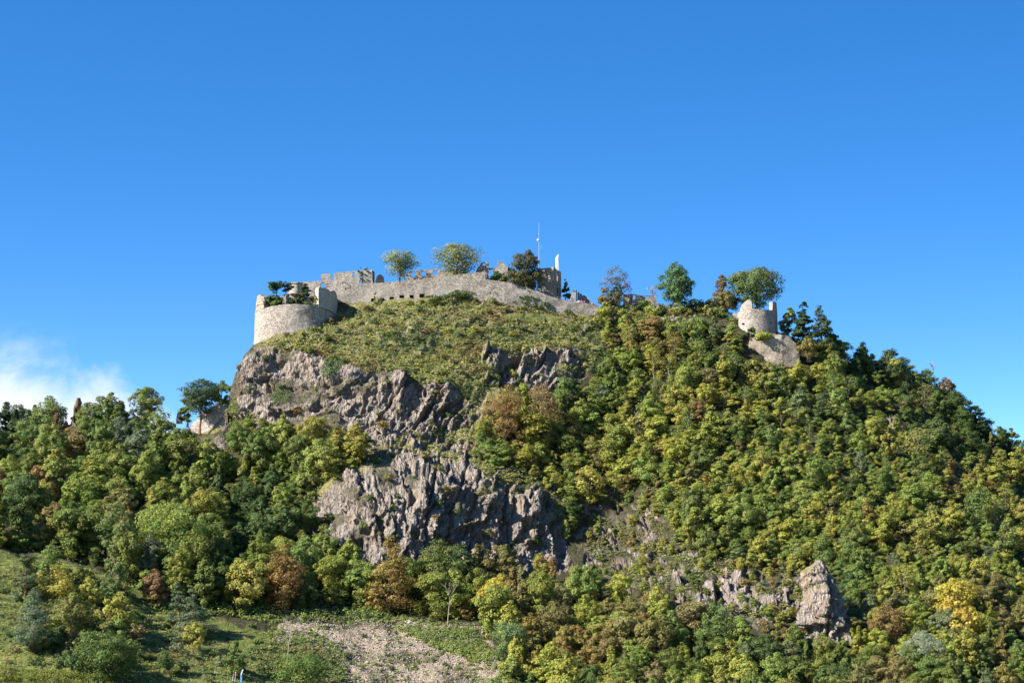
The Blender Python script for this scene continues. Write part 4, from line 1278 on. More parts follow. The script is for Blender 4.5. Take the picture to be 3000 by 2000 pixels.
own_tree('young_tree', 'tall green sapling at the edge of the scree beside the blue post', 656, 716, 1880, 1970, None, 'fresh green', 157, kind='cone', base=.06, nclump=26, nleaf=3800, leaf=.25)
own_tree('broadleaf_tree', 'round bushy tree at the bottom of the scree', 808, 940, 1918, 2030, None, 'fresh green', 158, kind='round', base=.02, nclump=40, nleaf=8600, leaf=.25, col=(0.122, 0.183, 0.034, 1))
own_tree('broadleaf_tree', 'slim birch like tree with a pale trunk beside the scree', 1440, 1560, 1826, 1985, None, 'grey green', 159, kind='round', base=.3, nclump=34, nleaf=7000, leaf=.25, bark='dead', col=(0.116, 0.177, 0.061, 1))
own_tree('broadleaf_tree', 'glowing golden yellow tree on the right flank', 2752, 2862, 1706, 1850, None, 'yellow', 160, kind='fan', base=.1, nclump=40, nleaf=8600, leaf=.3)
own_tree('broadleaf_tree', 'second golden yellow tree below the glowing one', 2786, 2880, 1786, 1905, None, 'yellow', 161, kind='round', base=.1, nclump=34, nleaf=7000, leaf=.3, col=(0.415, 0.342, 0.043, 1))
own_tree('broadleaf_tree', 'pale silver green willow bush in the lowest wood', 2644, 2760, 1850, 1980, None, 'pale silver green', 162, kind='round', base=.03, nclump=40, nleaf=9600, leaf=.22)
own_tree('broadleaf_tree', 'bright yellow maple in the row at the foot of the lower cliff', 1408, 1502, 1690, 1840, None, 'yellow', 163, kind='upright', base=.1, nclump=40, nleaf=7600, leaf=.3, col=(0.390, 0.329, 0.037, 1))
own_tree('broadleaf_tree', 'rusty brown tree alone at the foot of the dark wood', 785, 888, 1604, 1790, None, 'golden brown', 164, kind='upright', base=.1, nclump=44, nleaf=9600, leaf=.27, col=(0.220, 0.140, 0.037, 1))
own_tree('broadleaf_tree', 'lone yellow green tree glowing in front of the dark wood', 664, 772, 1638, 1790, None, 'yellow green', 165, kind='round', base=.12, nclump=40, nleaf=7800, leaf=.3)
own_tree('broadleaf_tree', 'broad bright green tree with a domed crown in the wood', 418, 600, 1478, 1660, None, 'bright green', 166, kind='broad', base=.06, nclump=60, nleaf=13500, leaf=.31)
own_tree('broadleaf_tree', 'tall narrow pale green tree beside the domed bright tree', 290, 394, 1476, 1690, None, 'grey green', 167, kind='upright', base=.08, nclump=54, nleaf=10500, leaf=.3, col=(0.146, 0.189, 0.055, 1))
own_tree('broadleaf_tree', 'golden brown oak at the left end of the row under the lower cliff', 1075, 1200, 1586, 1800, None, 'golden brown', 168, kind='cone', base=.05, nclump=60, nleaf=13000, leaf=.28, col=(0.238, 0.177, 0.037, 1))
own_tree('broadleaf_tree', 'big green tree in the row directly under the lower cliff', 1225, 1345, 1584, 1770, None, 'fresh green', 169, kind='upright', base=.08, nclump=50, nleaf=10500, leaf=.29, col=(0.122, 0.159, 0.037, 1))
own_tree('broadleaf_tree', 'orange brown tree on the ledge beside the upper rock face', 1424, 1534, 1134, 1310, None, 'golden brown', 170, kind='upright', base=.1, nclump=44, nleaf=6500, leaf=.27, col=(0.244, 0.152, 0.043, 1))
own_tree('broadleaf_tree', 'second orange brown tree behind the first beside the upper rock face', 1546, 1650, 1130, 1290, None, 'golden brown', 171, kind='upright', base=.1, nclump=40, nleaf=5600, leaf=.27, col=(0.232, 0.165, 0.055, 1))
own_tree('broadleaf_tree', 'rounded ochre bush tree at the foot of the rocky slope', 1880, 1970, 1722, 1800, None, 'olive', 172, kind='round', base=.04, nclump=30, nleaf=6500, leaf=.24, col=(0.207, 0.177, 0.055, 1))
own_tree('broadleaf_tree', 'round green tree in front of the lowest rock face', 2040, 2160, 1780, 1910, None, 'fresh green', 173, kind='round', base=.05, nclump=44, nleaf=9000, leaf=.27, col=(0.116, 0.177, 0.043, 1))
own_tree('broadleaf_tree', 'brown leaved tree at the shaded foot of the rock pinnacle', 2548, 2650, 1766, 1890, None, 'golden brown', 174, kind='round', base=.05, nclump=40, nleaf=8200, leaf=.27, col=(0.207, 0.140, 0.043, 1))
own_tree('conifer', 'dark fir at the foot of the upper cliff', 1022, 1085, 1218, 1345, None, 'blue green', 175, kind='cone', base=.05, nclump=36, nleaf=7600, leaf=.22, flat=.5, col=(0.073, 0.104, 0.055, 1))

# --- the woods: shared tree shapes, one object per tree
KINDS = []
for i, (kd, asp, ww, bs) in enumerate((('round', 'rounded', 8, .08), ('broad', 'domed', 8.6, .06), ('upright', 'upright', 6.6, .08), ('fan', 'spreading', 8.4, .12), ('round', 'rounded', 7.4, .1), ('upright', 'upright', 7.2, .05),
                                       ('broad', 'domed', 7.6, .08), ('cone', 'pointed', 7.2, .05), ('fan', 'spreading', 7.6, .1), ('upright', 'upright', 6.2, .1))):
    KINDS.append((make_tree(300 + i, ww, 11.0, kind=kd, base=bs, nclump=rng.choice((30, 42, 56)), nleaf=9500, leaf=.38, fill=.4), asp, ww, 11.0))
SMALL = []
for i, (kd, asp, ww) in enumerate((('upright', 'slender', 4.2), ('round', 'bushy', 5.4), ('fan', 'open', 4.8), ('upright', 'slender', 3.6), ('round', 'bushy', 4.8), ('cone', 'pointed', 4.4), ('fan', 'open', 4.2), ('upright', 'slender', 4.6))):
    SMALL.append((make_tree(340 + i, ww, 7.4, kind=kd, base=.06, nclump=rng.choice((16, 24, 32)), nleaf=4600, leaf=.31, fill=.42, trunk_r=.12, fuzz=(.08, .2, .3)[i % 3]), asp, ww, 7.4))
THIN = [(make_tree(360 + i, 4.4, 7.6, kind='fan', base=.25, nclump=24, nleaf=1100, leaf=.25, fill=.5, trunk_r=.13, bark='dead'), 'thin half bare', 4.4, 7.6) for i in range(2)]

Z1 = D((-60, 1012), (200, 1000), (330, 1012), (420, 1075), (500, 1105), (560, 1045), (690, 1044), (780, 1050), (838, 1062), (762, 1110), (690, 1195), (735, 1262), (800, 1345), (832, 1405), (700, 1402), (500, 1405),
       (340, 1400), (240, 1310), (100, 1275), (0, 1262), (-60, 1262))
Z2 = D((832, 1405), (860, 1362), (960, 1345), (1080, 1345), (1200, 1345), (1310, 1350), (1350, 1370), (1480, 1440), (1560, 1470), (1560, 1500), (1400, 1640), (1170, 1640), (1150, 1480), (1090, 1440), (960, 1412))
Z3 = D((1400, 1640), (1470, 1470), (1560, 1470), (1700, 1490), (1830, 1500), (1860, 1535), (1940, 1540), (1990, 1490), (2030, 1435), (2420, 1390), (2420, 1660), (1400, 1660))
Z4 = D((1372, 752), (1500, 742), (1670, 762), (1690, 800), (1700, 872), (1845, 885), (1880, 850), (1900, 834), (2000, 858), (2100, 888), (2200, 950), (2300, 1020), (2420, 1110), (2420, 1390), (2030, 1435), (1975, 1430), (1935, 1330), (1860, 1330),
       (1760, 1310), (1640, 1290), (1560, 1240), (1520, 1170), (1440, 1180), (1390, 1150), (1330, 1170), (1300, 1270), (1285, 1180), (1240, 1115), (1110, 1060), (1100, 1000), (1170, 960), (1340, 935), (1378, 840))

HAND = [(o.location.x, o.location.y, o.location.z) for o in COL.objects if o.parent is None and o.get('category') == 'tree']


def scatter(poly, spacing, seed, tries=9000, vgap=1.0, avoid=3.0):
    """spread points over a region of the slope, at least `spacing` metres apart as seen from the valley"""
    R = random.Random(seed)
    xs = [p[0] for p in poly]; ys = [p[1] for p in poly]
    pts = []
    cell = {}
    for _ in range(tries):
        x = R.uniform(min(xs), max(xs)); y = R.uniform(min(ys), max(ys))
        if not bool(in_poly(poly, np.array(x), np.array(y))): continue
        mpp = 640.0 / F
        gx, gy = x * mpp, y * mpp / vgap
        key = (int(gx // spacing), int(gy // spacing))
        if any((gx - a) ** 2 + (gy - b) ** 2 < spacing ** 2 for i in (-1, 0, 1) for j in (-1, 0, 1) for a, b in cell.get((key[0] + i, key[1] + j), ())): continue
        g = ground_at(x, y)
        if avoid and any((g.x - h[0]) ** 2 + ((g.z - h[2]) * 1.0) ** 2 < avoid ** 2 for h in HAND): continue
        cell.setdefault(key, []).append((gx, gy))
        pts.append((x, y, g))
    return pts


def pick(R, weights):
    t = R.random() * sum(w for _, w in weights)
    for k, w in weights:
        t -= w
        if t <= 0: return k
    return weights[-1][0]


LANDMARKS = [(160, 1230, 'the tiny dark chimney stump'), (245, 1240, 'the low ridge wall'), (418, 1260, 'the reddish wall stump'), (524, 1250, 'the pale gable remnant'), (610, 1270, 'the slanting stone rampart'),
             (700, 1270, 'the ivy curtain'), (1050, 1330, 'the dark fir'), (508, 1640, 'the domed bright tree'), (342, 1670, 'the tall narrow pale tree'), (836, 1780, 'the lone rusty tree'), (718, 1780, 'the lone yellow green tree'),
             (70, 1750, 'the slim meadow pine'), (95, 1900, 'the full blue green pine'), (164, 1760, 'the golden crowned meadow tree'), (305, 1980, 'the large dark meadow tree'), (345, 1850, 'the yellow tinged meadow tree'),
             (560, 1850, 'the bushy meadow pine'), (150, 1985, 'the vine rows'), (706, 1995, 'the blue post'), (838, 1930, 'the dead tree snag'), (874, 2010, 'the round tree on the scree'), (1138, 1790, 'the golden brown oak'),
             (1285, 1770, 'the big green tree under the cliff'), (1455, 1830, 'the yellow maple'), (1500, 1980, 'the pale trunked tree by the scree'), (1920, 1800, 'the ochre bush tree'), (2100, 1900, 'the round green tree by the rocks'),
             (2425, 1850, 'the rock pinnacle'), (2600, 1880, 'the brown tree under the pinnacle'), (2806, 1840, 'the glowing yellow tree'), (2702, 1970, 'the silver green willow bush'), (1470, 1280, 'the first orange brown tree'),
             (1600, 1260, 'the second orange brown tree'), (1850, 1300, 'the white tree skeleton'), (2612, 1300, 'the grey leafless tree'), (2026, 1610, 'the bare pale tree'), (2725, 1150, 'the bare skyline tree'),
             (1560, 1100, 'the upper rock face'), (1150, 1500, 'the lower cliff'), (900, 1150, 'the upper cliff'), (866, 1000, 'the round bastion'), (1165, 890, 'the gun ports'), (1450, 890, 'the gable fragment'), (1610, 930, 'the keep'),
             (1720, 950, 'the end of the curtain wall'), (1900, 950, 'the retaining wall'), (2219, 980, 'the round tower'), (2270, 1060, 'the sloping rampart'), (2400, 1040, 'the conifers'), (1200, 1940, 'the open scree')]


def near(px, py):
    x, y, nm = min(LANDMARKS, key=lambda l: (l[0] - px) ** 2 + (l[1] - py) ** 2)
    rel = 'downhill of' if py - y > 55 else ('uphill of' if py - y < -55 else ('right by' if abs(px - x) < 60 else 'level with'))
    return rel, nm


def patch_pick(R, weights, x, y, mixin=.55):
    n = float(fbm(np.array([x / 190.0, y / 130.0, 3.3]), 3, 19)) * .62 + .5
    t = min(.999, max(0.0, n * mixin + R.random() * (1 - mixin)))
    t = min(.999, max(0.0, (t - .5) * 1.35 + .5)) * sum(w for _, w in weights)
    for k, w in weights:
        t -= w
        if t <= 0: return k
    return weights[-1][0]


def forest(poly, spacing, seed, shapes, name, cat, wts, hr, mx=999, vgap=1.0, avoid=3.0, thin=0.0):
    R = random.Random(seed)
    pts = scatter(poly, spacing, seed, vgap=vgap, avoid=avoid)[:mx]
    for x, y, g in pts:
        sh = R.choice(shapes)
        if R.random() < (thin * 3.2 if y < 1130 and x < 2150 else thin): sh = R.choice(THIN)
        tone = patch_pick(R, wts(x, y), x, y)
        h = R.uniform(*hr) * (1 + .15 * R.uniform(-1, 1))
        s = h / sh[3]
        size = 'tall' if h > hr[0] + (hr[1] - hr[0]) * .72 else ('small' if h < hr[0] + (hr[1] - hr[0]) * .3 else 'mid sized')
        rel, nm = near(x, y); w = f'{rel} {nm}'
        if size == 'mid sized': size = 'medium'
        wid = s * R.uniform(.86, 1.18)
        wid = min(wid, 8.5 / sh[2])
        rt = place_tree(name, sh[0], g - Vector((0, 0, .25)), R.uniform(0, 6.28), (wid, wid * R.uniform(.85, 1.15), s), tone, f'{size} {sh[1]} {tone} tree {w}', cat, f'{tone} trees near {nm}')
        rt.rotation_euler = (R.uniform(-.09, .09), R.uniform(-.09, .09), rt.rotation_euler[2])
    return len(pts)


def w1(x, y):
    if x > 640 and y < 1420: return [('fresh green', 2), ('bright green', 3), ('yellow green', 5), ('olive', 2.5), ('golden brown', 2.5)]
    if x > 700: return [('deep green', 3), ('fresh green', 4), ('bright green', 5), ('yellow green', 3), ('olive', 1), ('golden brown', .8)]
    return [('dark green', 1.6), ('grey green', 3), ('deep green', 5), ('fresh green', 6), ('bright green', 4), ('yellow green', 1.4), ('olive', 1.2), ('rusty brown', .3)]
def w2(x, y): return [('deep green', 1), ('fresh green', 3), ('bright green', 1.5), ('yellow green', 3), ('olive', 4), ('golden brown', 5)]
def w3(x, y): return [('deep green', 2), ('grey green', 2), ('fresh green', 4), ('bright green', 2), ('yellow green', 3), ('olive', 3.5), ('golden brown', 2)]
def w4(x, y):
    if x > 2650 and y < 1350: return [('dark green', 3), ('deep green', 4), ('fresh green', 2), ('olive', 2), ('rusty brown', .4)]
    return [('deep green', 2), ('grey green', 2.5), ('fresh green', 5), ('bright green', 5), ('yellow green', 7.5), ('olive', 2.5), ('golden brown', .5)]


N1 = forest(Z1, 4.9, 11, KINDS, 'broadleaf_tree', 'tree', w1, (9, 13.5))
N2 = forest(Z2, 4.6, 12, KINDS, 'broadleaf_tree', 'tree', w2, (8.5, 12.5))
N3 = forest(Z3, 4.5, 13, KINDS, 'broadleaf_tree', 'tree', w3, (6.5, 10))
N4 = forest(Z4, 3.85, 14, SMALL + KINDS[2:5], 'young_tree', 'young tree', w4, (4.4, 10.2), avoid=2.5, thin=.12, mx=300)
RIDGE = [(-60, 1296), (200, 1276), (400, 1272), (430, 1276), (430, 1300), (200, 1300), (-60, 1320)]
N5 = forest(RIDGE, 3.4, 15, KINDS, 'broadleaf_tree', 'tree', w1, (9, 12.5))
SHOULDER = [(2400, 1042), (2500, 1070), (2600, 1096), (2700, 1140), (2800, 1206), (2900, 1274), (3060, 1390), (3060, 1440), (2900, 1340), (2800, 1265), (2700, 1190), (2600, 1145), (2400, 1080)]
N6 = forest(SHOULDER, 3.0, 16, KINDS + SMALL, 'broadleaf_tree', 'tree', lambda x, y: [('dark green', 4), ('deep green', 4), ('olive', 2), ('rusty brown', .6), ('fresh green', 1)], (6, 9.5))


# --- shrubs of the scrub slope, ledges and scree
BUSH = []
for i in range(6):
    W = 2.4
    BUSH.append(make_tree(400 + i, W, 1.7, kind='round', base=0, nclump=14, nleaf=900, leaf=.22, fill=.5, trunk_r=.05))
SC_TOP = D((600, 790), (760, 735), (840, 700), (1000, 690), (1100, 690), (1200, 705), (1350, 730), (1390, 790), (1340, 860), (1120, 890), (1085, 930), (1040, 890), (962, 880), (900, 846), (830, 855), (760, 822), (690, 806))
SC_MID = D((860, 1020), (1085, 940), (1110, 1050), (1240, 1110), (1290, 1190), (1180, 1130), (1080, 1062), (960, 1050), (830, 1062), (770, 1090))
SC_SCREE = D((560, 1430), (700, 1440), (850, 1445), (1000, 1430), (1100, 1450), (1140, 1500), (1150, 1600), (680, 1600), (600, 1500))
CLIFFS = ROCKS[0], ROCKS[1], SLOPE_ROCK


def bushes(poly, spacing, seed, wts, hr, vgap=.8, prob=1.0, avoid=0, name='shrub'):
    R = random.Random(seed)
    n = 0
    for x, y, g in scatter(poly, spacing, seed, 5000, vgap, avoid):
        if R.random() > prob or bool(in_poly(DRY, np.array(x), np.array(y))): continue
        tone = pick(R, wts)
        h = R.uniform(*hr); s = h / 1.7
        rel, nm = near(x, y); w = f'{rel} {nm}'
        t, c = R.choice(BUSH)
        o = obj(name, c, None, g - Vector((0, 0, .12)))
        o.rotation_euler = (0, 0, R.uniform(0, 6.28)); wd = s * R.uniform(.8, 1.3); o.scale = (wd, wd, s)
        o.color = vary(TONES[tone])
        sz = 'tall' if h > hr[0] + (hr[1] - hr[0]) * .7 else ('tiny' if h < hr[0] + (hr[1] - hr[0]) * .3 else 'low')
        tag(o, f'{sz} {tone} {name} {w}', name, f'{tone} {name} growth near {nm}')
        n += 1
    return n


nb = bushes(SC_TOP, 3.3, 21, [('olive', 4), ('grey green', 3), ('yellow green', 1.6), ('deep green', 2), ('golden brown', 1.4), ('red brown', .3), ('fresh green', 1.5), ('pale green', 2)], (.8, 2.2))
nb += bushes(D((0, 1330), (250, 1390), (420, 1470), (560, 1530), (560, 1600), (0, 1560)), 4.4, 31, [('deep green', 3), ('grey green', 3), ('olive', 3), ('fresh green', 2)], (1.0, 2.6), name='bush')
nb += bushes([(60, 1700), (180, 1690), (330, 1720), (395, 1800), (395, 1960), (240, 1990), (120, 1900)], 3.0, 32, [('deep green', 4), ('dark green', 2), ('olive', 3), ('fresh green', 2), ('yellow green', 1)], (2.2, 4.2), name='bush')
nb += bushes([(1775, 908), (1900, 906), (2150, 912), (2150, 930), (1775, 930)], 2.0, 33, [('deep green', 3), ('olive', 2), ('yellow green', 2), ('fresh green', 2), ('rusty brown', .6)], (1.8, 3.6), name='bush')
nb += bushes([(2380, 1660), (2470, 1660), (2460, 1710), (2390, 1710)], 2.2, 34, [('olive', 3), ('grey green', 2), ('red brown', 1)], (1.2, 2.4), name='bush')
nb += bushes([(2170, 1080), (2350, 1080), (2365, 1120), (2170, 1120)], 2.0, 35, [('olive', 3), ('yellow green', 2), ('fresh green', 2), ('golden brown', 1)], (1.8, 3.4), name='bush')
nb += bushes([(1800, 962), (2050, 962), (2050, 992), (1800, 992)], 2.4, 36, [('yellow green', 3), ('pale green', 3), ('fresh green', 2), ('olive', 1)], (2.6, 4.4), name='bush')
nb += bushes(SC_MID, 4.2, 22, [('olive', 4), ('grey green', 3), ('deep green', 1)], (.7, 1.4))
nb += bushes(SC_SCREE, 3.6, 23, [('fresh green', 5), ('deep green', 2), ('bright green', 2)], (.5, 1.2), vgap=.6, prob=.6)
for k, p in enumerate(CLIFFS):
    nb += bushes(p, 4.6, 24 + k, [('olive', 3), ('fresh green', 2), ('grey green', 2), ('golden brown', 1), ('deep green', 2)], (.8, 2.4), prob=.6, name='bush')
nb += bushes(D((985, 700), (1085, 692), (1150, 690), (1260, 705), (1250, 695), (1120, 678), (1000, 686)), 2.2, 29, [('deep green', 4), ('fresh green', 1), ('rusty brown', .7)], (1.6, 3.0))



# --- ground cover that nobody could count
def clumps(name, label, polys, n, per, rad, leafsz, tones, seed, hgt=.6, rockmax=.5, cat='undergrowth', excl=None):
    R = np.random.default_rng(seed)
    P_, N_, S_, C_ = [], [], [], []
    allp = []
    for poly, share in polys:
        m = int(n * share)
        xs = [p[0] for p in poly]; ys = [p[1] for p in poly]
        x = R.uniform(min(xs), max(xs), m * 6); y = R.uniform(min(ys), max(ys), m * 6)
        ok = in_poly(poly, x, y)
        allp.append(np.stack([x[ok][:m], y[ok][:m]], -1))
    Q = np.concatenate(allp)
    Q[:, 1] = np.maximum(Q[:, 1], skyline(Q[:, 0]) + 2)
    ci = np.clip(np.searchsorted(T_COLS, Q[:, 0]), 1, len(T_COLS) - 2)
    v = np.array([np.searchsorted(-T_PY[:, c], -y) for c, y in zip(ci, Q[:, 1])])
    v = np.clip(v, 1, T_PY.shape[0] - 2)
    G = T_P[v, ci]; rk = T_ROCK[v, ci]
    k = (rk < rockmax) & ~in_poly(DRY, Q[:, 0], Q[:, 1])
    G = G[k]; m = len(G)
    tn = np.array([TONES[t] for t, _ in tones]); wt = np.array([w for _, w in tones], float); wt /= wt.sum()
    # colour drifts in patches
    sel = np.clip(((fbm(G * np.array([.09, .09, .16]), 3, seed) * .8 + .5) * .7 + R.random(m) * .3), 0, .999)
    cum = np.cumsum(wt)
    ti = np.searchsorted(cum, sel)
    col = tn[np.clip(ti, 0, len(tn) - 1)] * R.uniform(.75, 1.25, (m, 1))
    rr = rad * R.uniform(.5, 1.4, m)
    idx = np.repeat(np.arange(m), per)
    d = R.normal(size=(len(idx), 3)); d[:, 2] = np.abs(d[:, 2]); d /= np.linalg.norm(d, axis=1, keepdims=True)
    off = d * rr[idx][:, None] * R.uniform(.5, 1.0, (len(idx), 1)); off[:, 2] *= hgt / rad
    P = G[idx] + off + np.array([0, -.15, 0.02])
    Nn = d * .6 + R.normal(size=d.shape) * .38 + np.array([-.15, -.35, .6])
    S = leafsz * R.uniform(.6, 1.4, len(idx))
    me = leaf_mesh(name, P, Nn, S, seed + 9, M['leafv'], col[idx])
    o = obj(name, me)
    tag(o, label, cat, kind='stuff')
    return len(P)


clumps('undergrowth', 'mixed green undergrowth between the trees of the woods', [(Z1, .22), (Z2, .10), (Z3, .16), (Z4, .42), (D((100, 1272), (330, 1385), (500, 1395), (840, 1400), (930, 1420), (700, 1428), (640, 1402), (420, 1425), (280, 1370)), .10)], 6500, 17, 1.25, .42, [('deep green', 3), ('grey green', 2), ('fresh green', 4), ('bright green', 2), ('olive', 2)], 71, 1.5, .4)
clumps('heath_scrub', 'dry olive and brown heath covering the upper slope', [(SC_TOP, .72), (SC_MID, .14), (SLOPE_ROCK, .14)], 11000, 11, .7, .32, [('red brown', .4), ('golden brown', 1.6), ('olive', 4), ('pale green', 3), ('yellow green', 3), ('grey green', 3), ('deep green', 1.5)], 72, .38, .55)
clumps('meadow_grass', 'tufted meadow grass on the lower slope', [(D((-60, 1285), (120, 1295), (300, 1380), (420, 1440), (560, 1500), (640, 1610), (-60, 1610)), 1.0)], 9000, 5, .35, .25, [('olive', 2), ('yellow green', 3), ('grey green', 2), ('fresh green', 2), ('pale green', 3)], 73, .35, .9, 'grass')
clumps('scree_weeds', 'green weeds and brambles growing through the scree', [(D((600, 1455), (720, 1450), (790, 1490), (800, 1560), (700, 1600), (640, 1600), (560, 1500)), .5), (D((900, 1440), (1090, 1445), (1130, 1500), (1120, 1530), (1000, 1490)), .3), (SC_SCREE, .15), (D((540, 1402), (700, 1408), (930, 1418), (1090, 1440), (930, 1436), (700, 1428), (560, 1430)), .12)], 3300, 10, .75, .36, [('olive', 1.5), ('deep green', 2), ('fresh green', 5), ('bright green', 3)], 74, .6, .9)
clumps('ledge_plants', 'grass and small plants in the cracks of the cliffs', [(ROCKS[0], .4), (ROCKS[1], .35), (SLOPE_ROCK, .25)], 2600, 8, .5, .24, [('olive', 4), ('grey green', 2), ('golden brown', 1), ('fresh green', 1)], 75, .45, .45)


def ivy(label, poly, n, tone, seed):
    R = np.random.default_rng(seed)
    xs = [p[0] for p in poly]; ys = [p[1] for p in poly]
    x = R.uniform(min(xs), max(xs), n * 4); y = R.uniform(min(ys), max(ys), n * 4)
    ok = in_poly(poly, x, y); x = x[ok][:n]; y = y[ok][:n]
    P = np.array([ground_at(a, b) for a, b in zip(x, y)])
    P[:, 1] -= R.uniform(.1, 1.0, len(P)); P += R.normal(size=P.shape) * .15
    Nn = R.normal(size=P.shape) * .5 + np.array([-.2, -.8, .5])
    loc = Vector(P.mean(0)); loc.z = P[:, 2].min()
    me = leaf_mesh('ivy', P - np.array(loc), Nn, .34 * R.uniform(.6, 1.3, len(P)), seed, M['leaf'])
    o = obj('ivy', me, None, loc); o.color = vary(TONES[tone])
    tag(o, label, 'ivy')


ivy('green ivy curtain on the cliff corner beside the slanting rampart', D((524, 985), (528, 930), (540, 915), (556, 940), (560, 990), (530, 995)), 1700, 'fresh green', 81)
ivy('yellow green ivy strip hanging low on the cliff next to the ivy curtain', D((560, 1000), (566, 960), (580, 948), (584, 985), (578, 1005)), 800, 'yellow green', 82)
ivy('dark ivy patch in the middle of the upper cliff', D((735, 860), (745, 825), (770, 812), (785, 830), (775, 855), (750, 868)), 1000, 'deep green', 83)
ivy('dark ivy bush in the deep cleft of the upper cliff', D((618, 900), (640, 880), (668, 890), (660, 925), (630, 930)), 900, 'deep green', 84)


def thicket():
    """the smaller growth that fills the wood between the single trees: one uncounted mass"""
    R = random.Random(77)
    pts, rot, scl, col, pick_i = [], [], [], [], []
    for poly, sp, sd, wf, hr in ((Z4, 2.5, 51, w4, (2.8, 5.6)), (Z3, 3.2, 52, w3, (3, 5.5)), (Z2, 3.6, 53, w2, (3, 5)), (Z1, 3.8, 54, w1, (3, 6)), (SLOPE_ROCK, 2.6, 55, w4, (1.4, 3.8)), (D((1850, 1440), (1960, 1450), (1970, 1500), (1840, 1500)), 2.3, 56, w3, (3.2, 5.4)), ([(2455, 1690), (2540, 1720), (2580, 1880), (2480, 1890)], 2.4, 59, w3, (3, 6)), ([(2230, 1790), (2370, 1790), (2390, 1880), (2240, 1880)], 2.6, 60, w3, (2, 4)), (D((520, 985), (700, 1000), (800, 1000), (850, 1030), (760, 1060), (540, 1040)), 2.6, 61, w1, (2.5, 4.5)), ([(3060, 1450), (3500, 1830), (3500, 2100), (3060, 2100)], 5.5, 57, w4, (6, 10)), ([(-500, 1330), (-60, 1300), (-60, 1610), (-500, 1650)], 5.5, 58, w1, (7, 12))):
        for x, y, g in scatter(poly, sp, sd, 9000, .9, 0):
            if poly is SLOPE_ROCK and R.random() < .2: continue
            pts.append(g - Vector((0, 0, .2))); rot.append((R.uniform(-.12, .12), R.uniform(-.12, .12), R.uniform(0, 6.28)))
            h = R.uniform(*hr) / 7.4; wd = h * R.uniform(.95, 1.5)
            scl.append((wd, wd, h)); col.append(vary(TONES[patch_pick(R, wf(x, y), x, y)])); pick_i.append(R.randrange(len(SMALL)))
    me = bpy.data.meshes.new('thicket')
    me.from_pydata([tuple(p) for p in pts], [], [])
    def put(nm, ty, key, data):
        a = me.attributes.new(nm, ty, 'POINT'); a.data.foreach_set(key, np.array(data, dtype=np.int32 if ty == 'INT' else np.float32).ravel())
    put('rot', 'FLOAT_VECTOR', 'vector', rot); put('scl', 'FLOAT_VECTOR', 'vector', scl); put('leafcol', 'FLOAT_COLOR', 'color', col); put('pick', 'INT', 'value', pick_i)
    ng = bpy.data.node_groups.new('thicket', 'GeometryNodeTree')
    ng.interface.new_socket('Geometry', in_out='INPUT', socket_type='NodeSocketGeometry')
    ng.interface.new_socket('Geometry', in_out='OUTPUT', socket_type='NodeSocketGeometry')
    N, L = ng.nodes, ng.links
    gi, go = N.new('NodeGroupInput'), N.new('NodeGroupOutput')
    iop = N.new('GeometryNodeInstanceOnPoints'); jn = N.new('GeometryNodeGeometryToInstance')
    for sh in reversed(SMALL):
        m2 = sh[0][1].copy(); m2.materials.clear(); m2.materials.append(M['leafi'])
        so = bpy.data.objects.new('thicket_shape', m2)
        oi = N.new('GeometryNodeObjectInfo'); oi.inputs['Object'].default_value = so; oi.inputs['As Instance'].default_value = False
        L.new(oi.outputs['Geometry'], jn.inputs[0])
    def attr(nm, ty):
        a = N.new('GeometryNodeInputNamedAttribute'); a.data_type = ty; a.inputs['Name'].default_value = nm
        return next(s for s in a.outputs if s.enabled and s.name == 'Attribute')
    L.new(gi.outputs[0], iop.inputs['Points']); L.new(jn.outputs[0], iop.inputs['Instance'])
    iop.inputs['Pick Instance'].default_value = True
    L.new(attr('pick', 'INT'), iop.inputs['Instance Index']); L.new(attr('rot', 'FLOAT_VECTOR'), iop.inputs['Rotation']); L.new(attr('scl', 'FLOAT_VECTOR'), iop.inputs['Scale'])
    L.new(iop.outputs[0], go.inputs[0])
    o = obj('thicket', me); md = o.modifiers.new('thicket', 'NODES'); md.node_group = ng
    tag(o, 'dense young growth filling the woods between the single trees', 'thicket', kind='stuff')


thicket()
# ---------------------------------------------------------------- stones, people, posts, vines
def stone_mesh(seed):
    R = np.random.default_rng(seed)
    bm = bmesh.new(); bmesh.ops.create_icosphere(bm, subdivisions=1, radius=1.0)
    for v in bm.verts: v.co *= 1 + R.uniform(-.28, .28); v.co.z *= .7
    me = bpy.data.meshes.new('stone'); bm.to_mesh(me); bm.free(); me.materials.append(M['boulder'])
    return me


STONES = [stone_mesh(i) for i in range(4)]


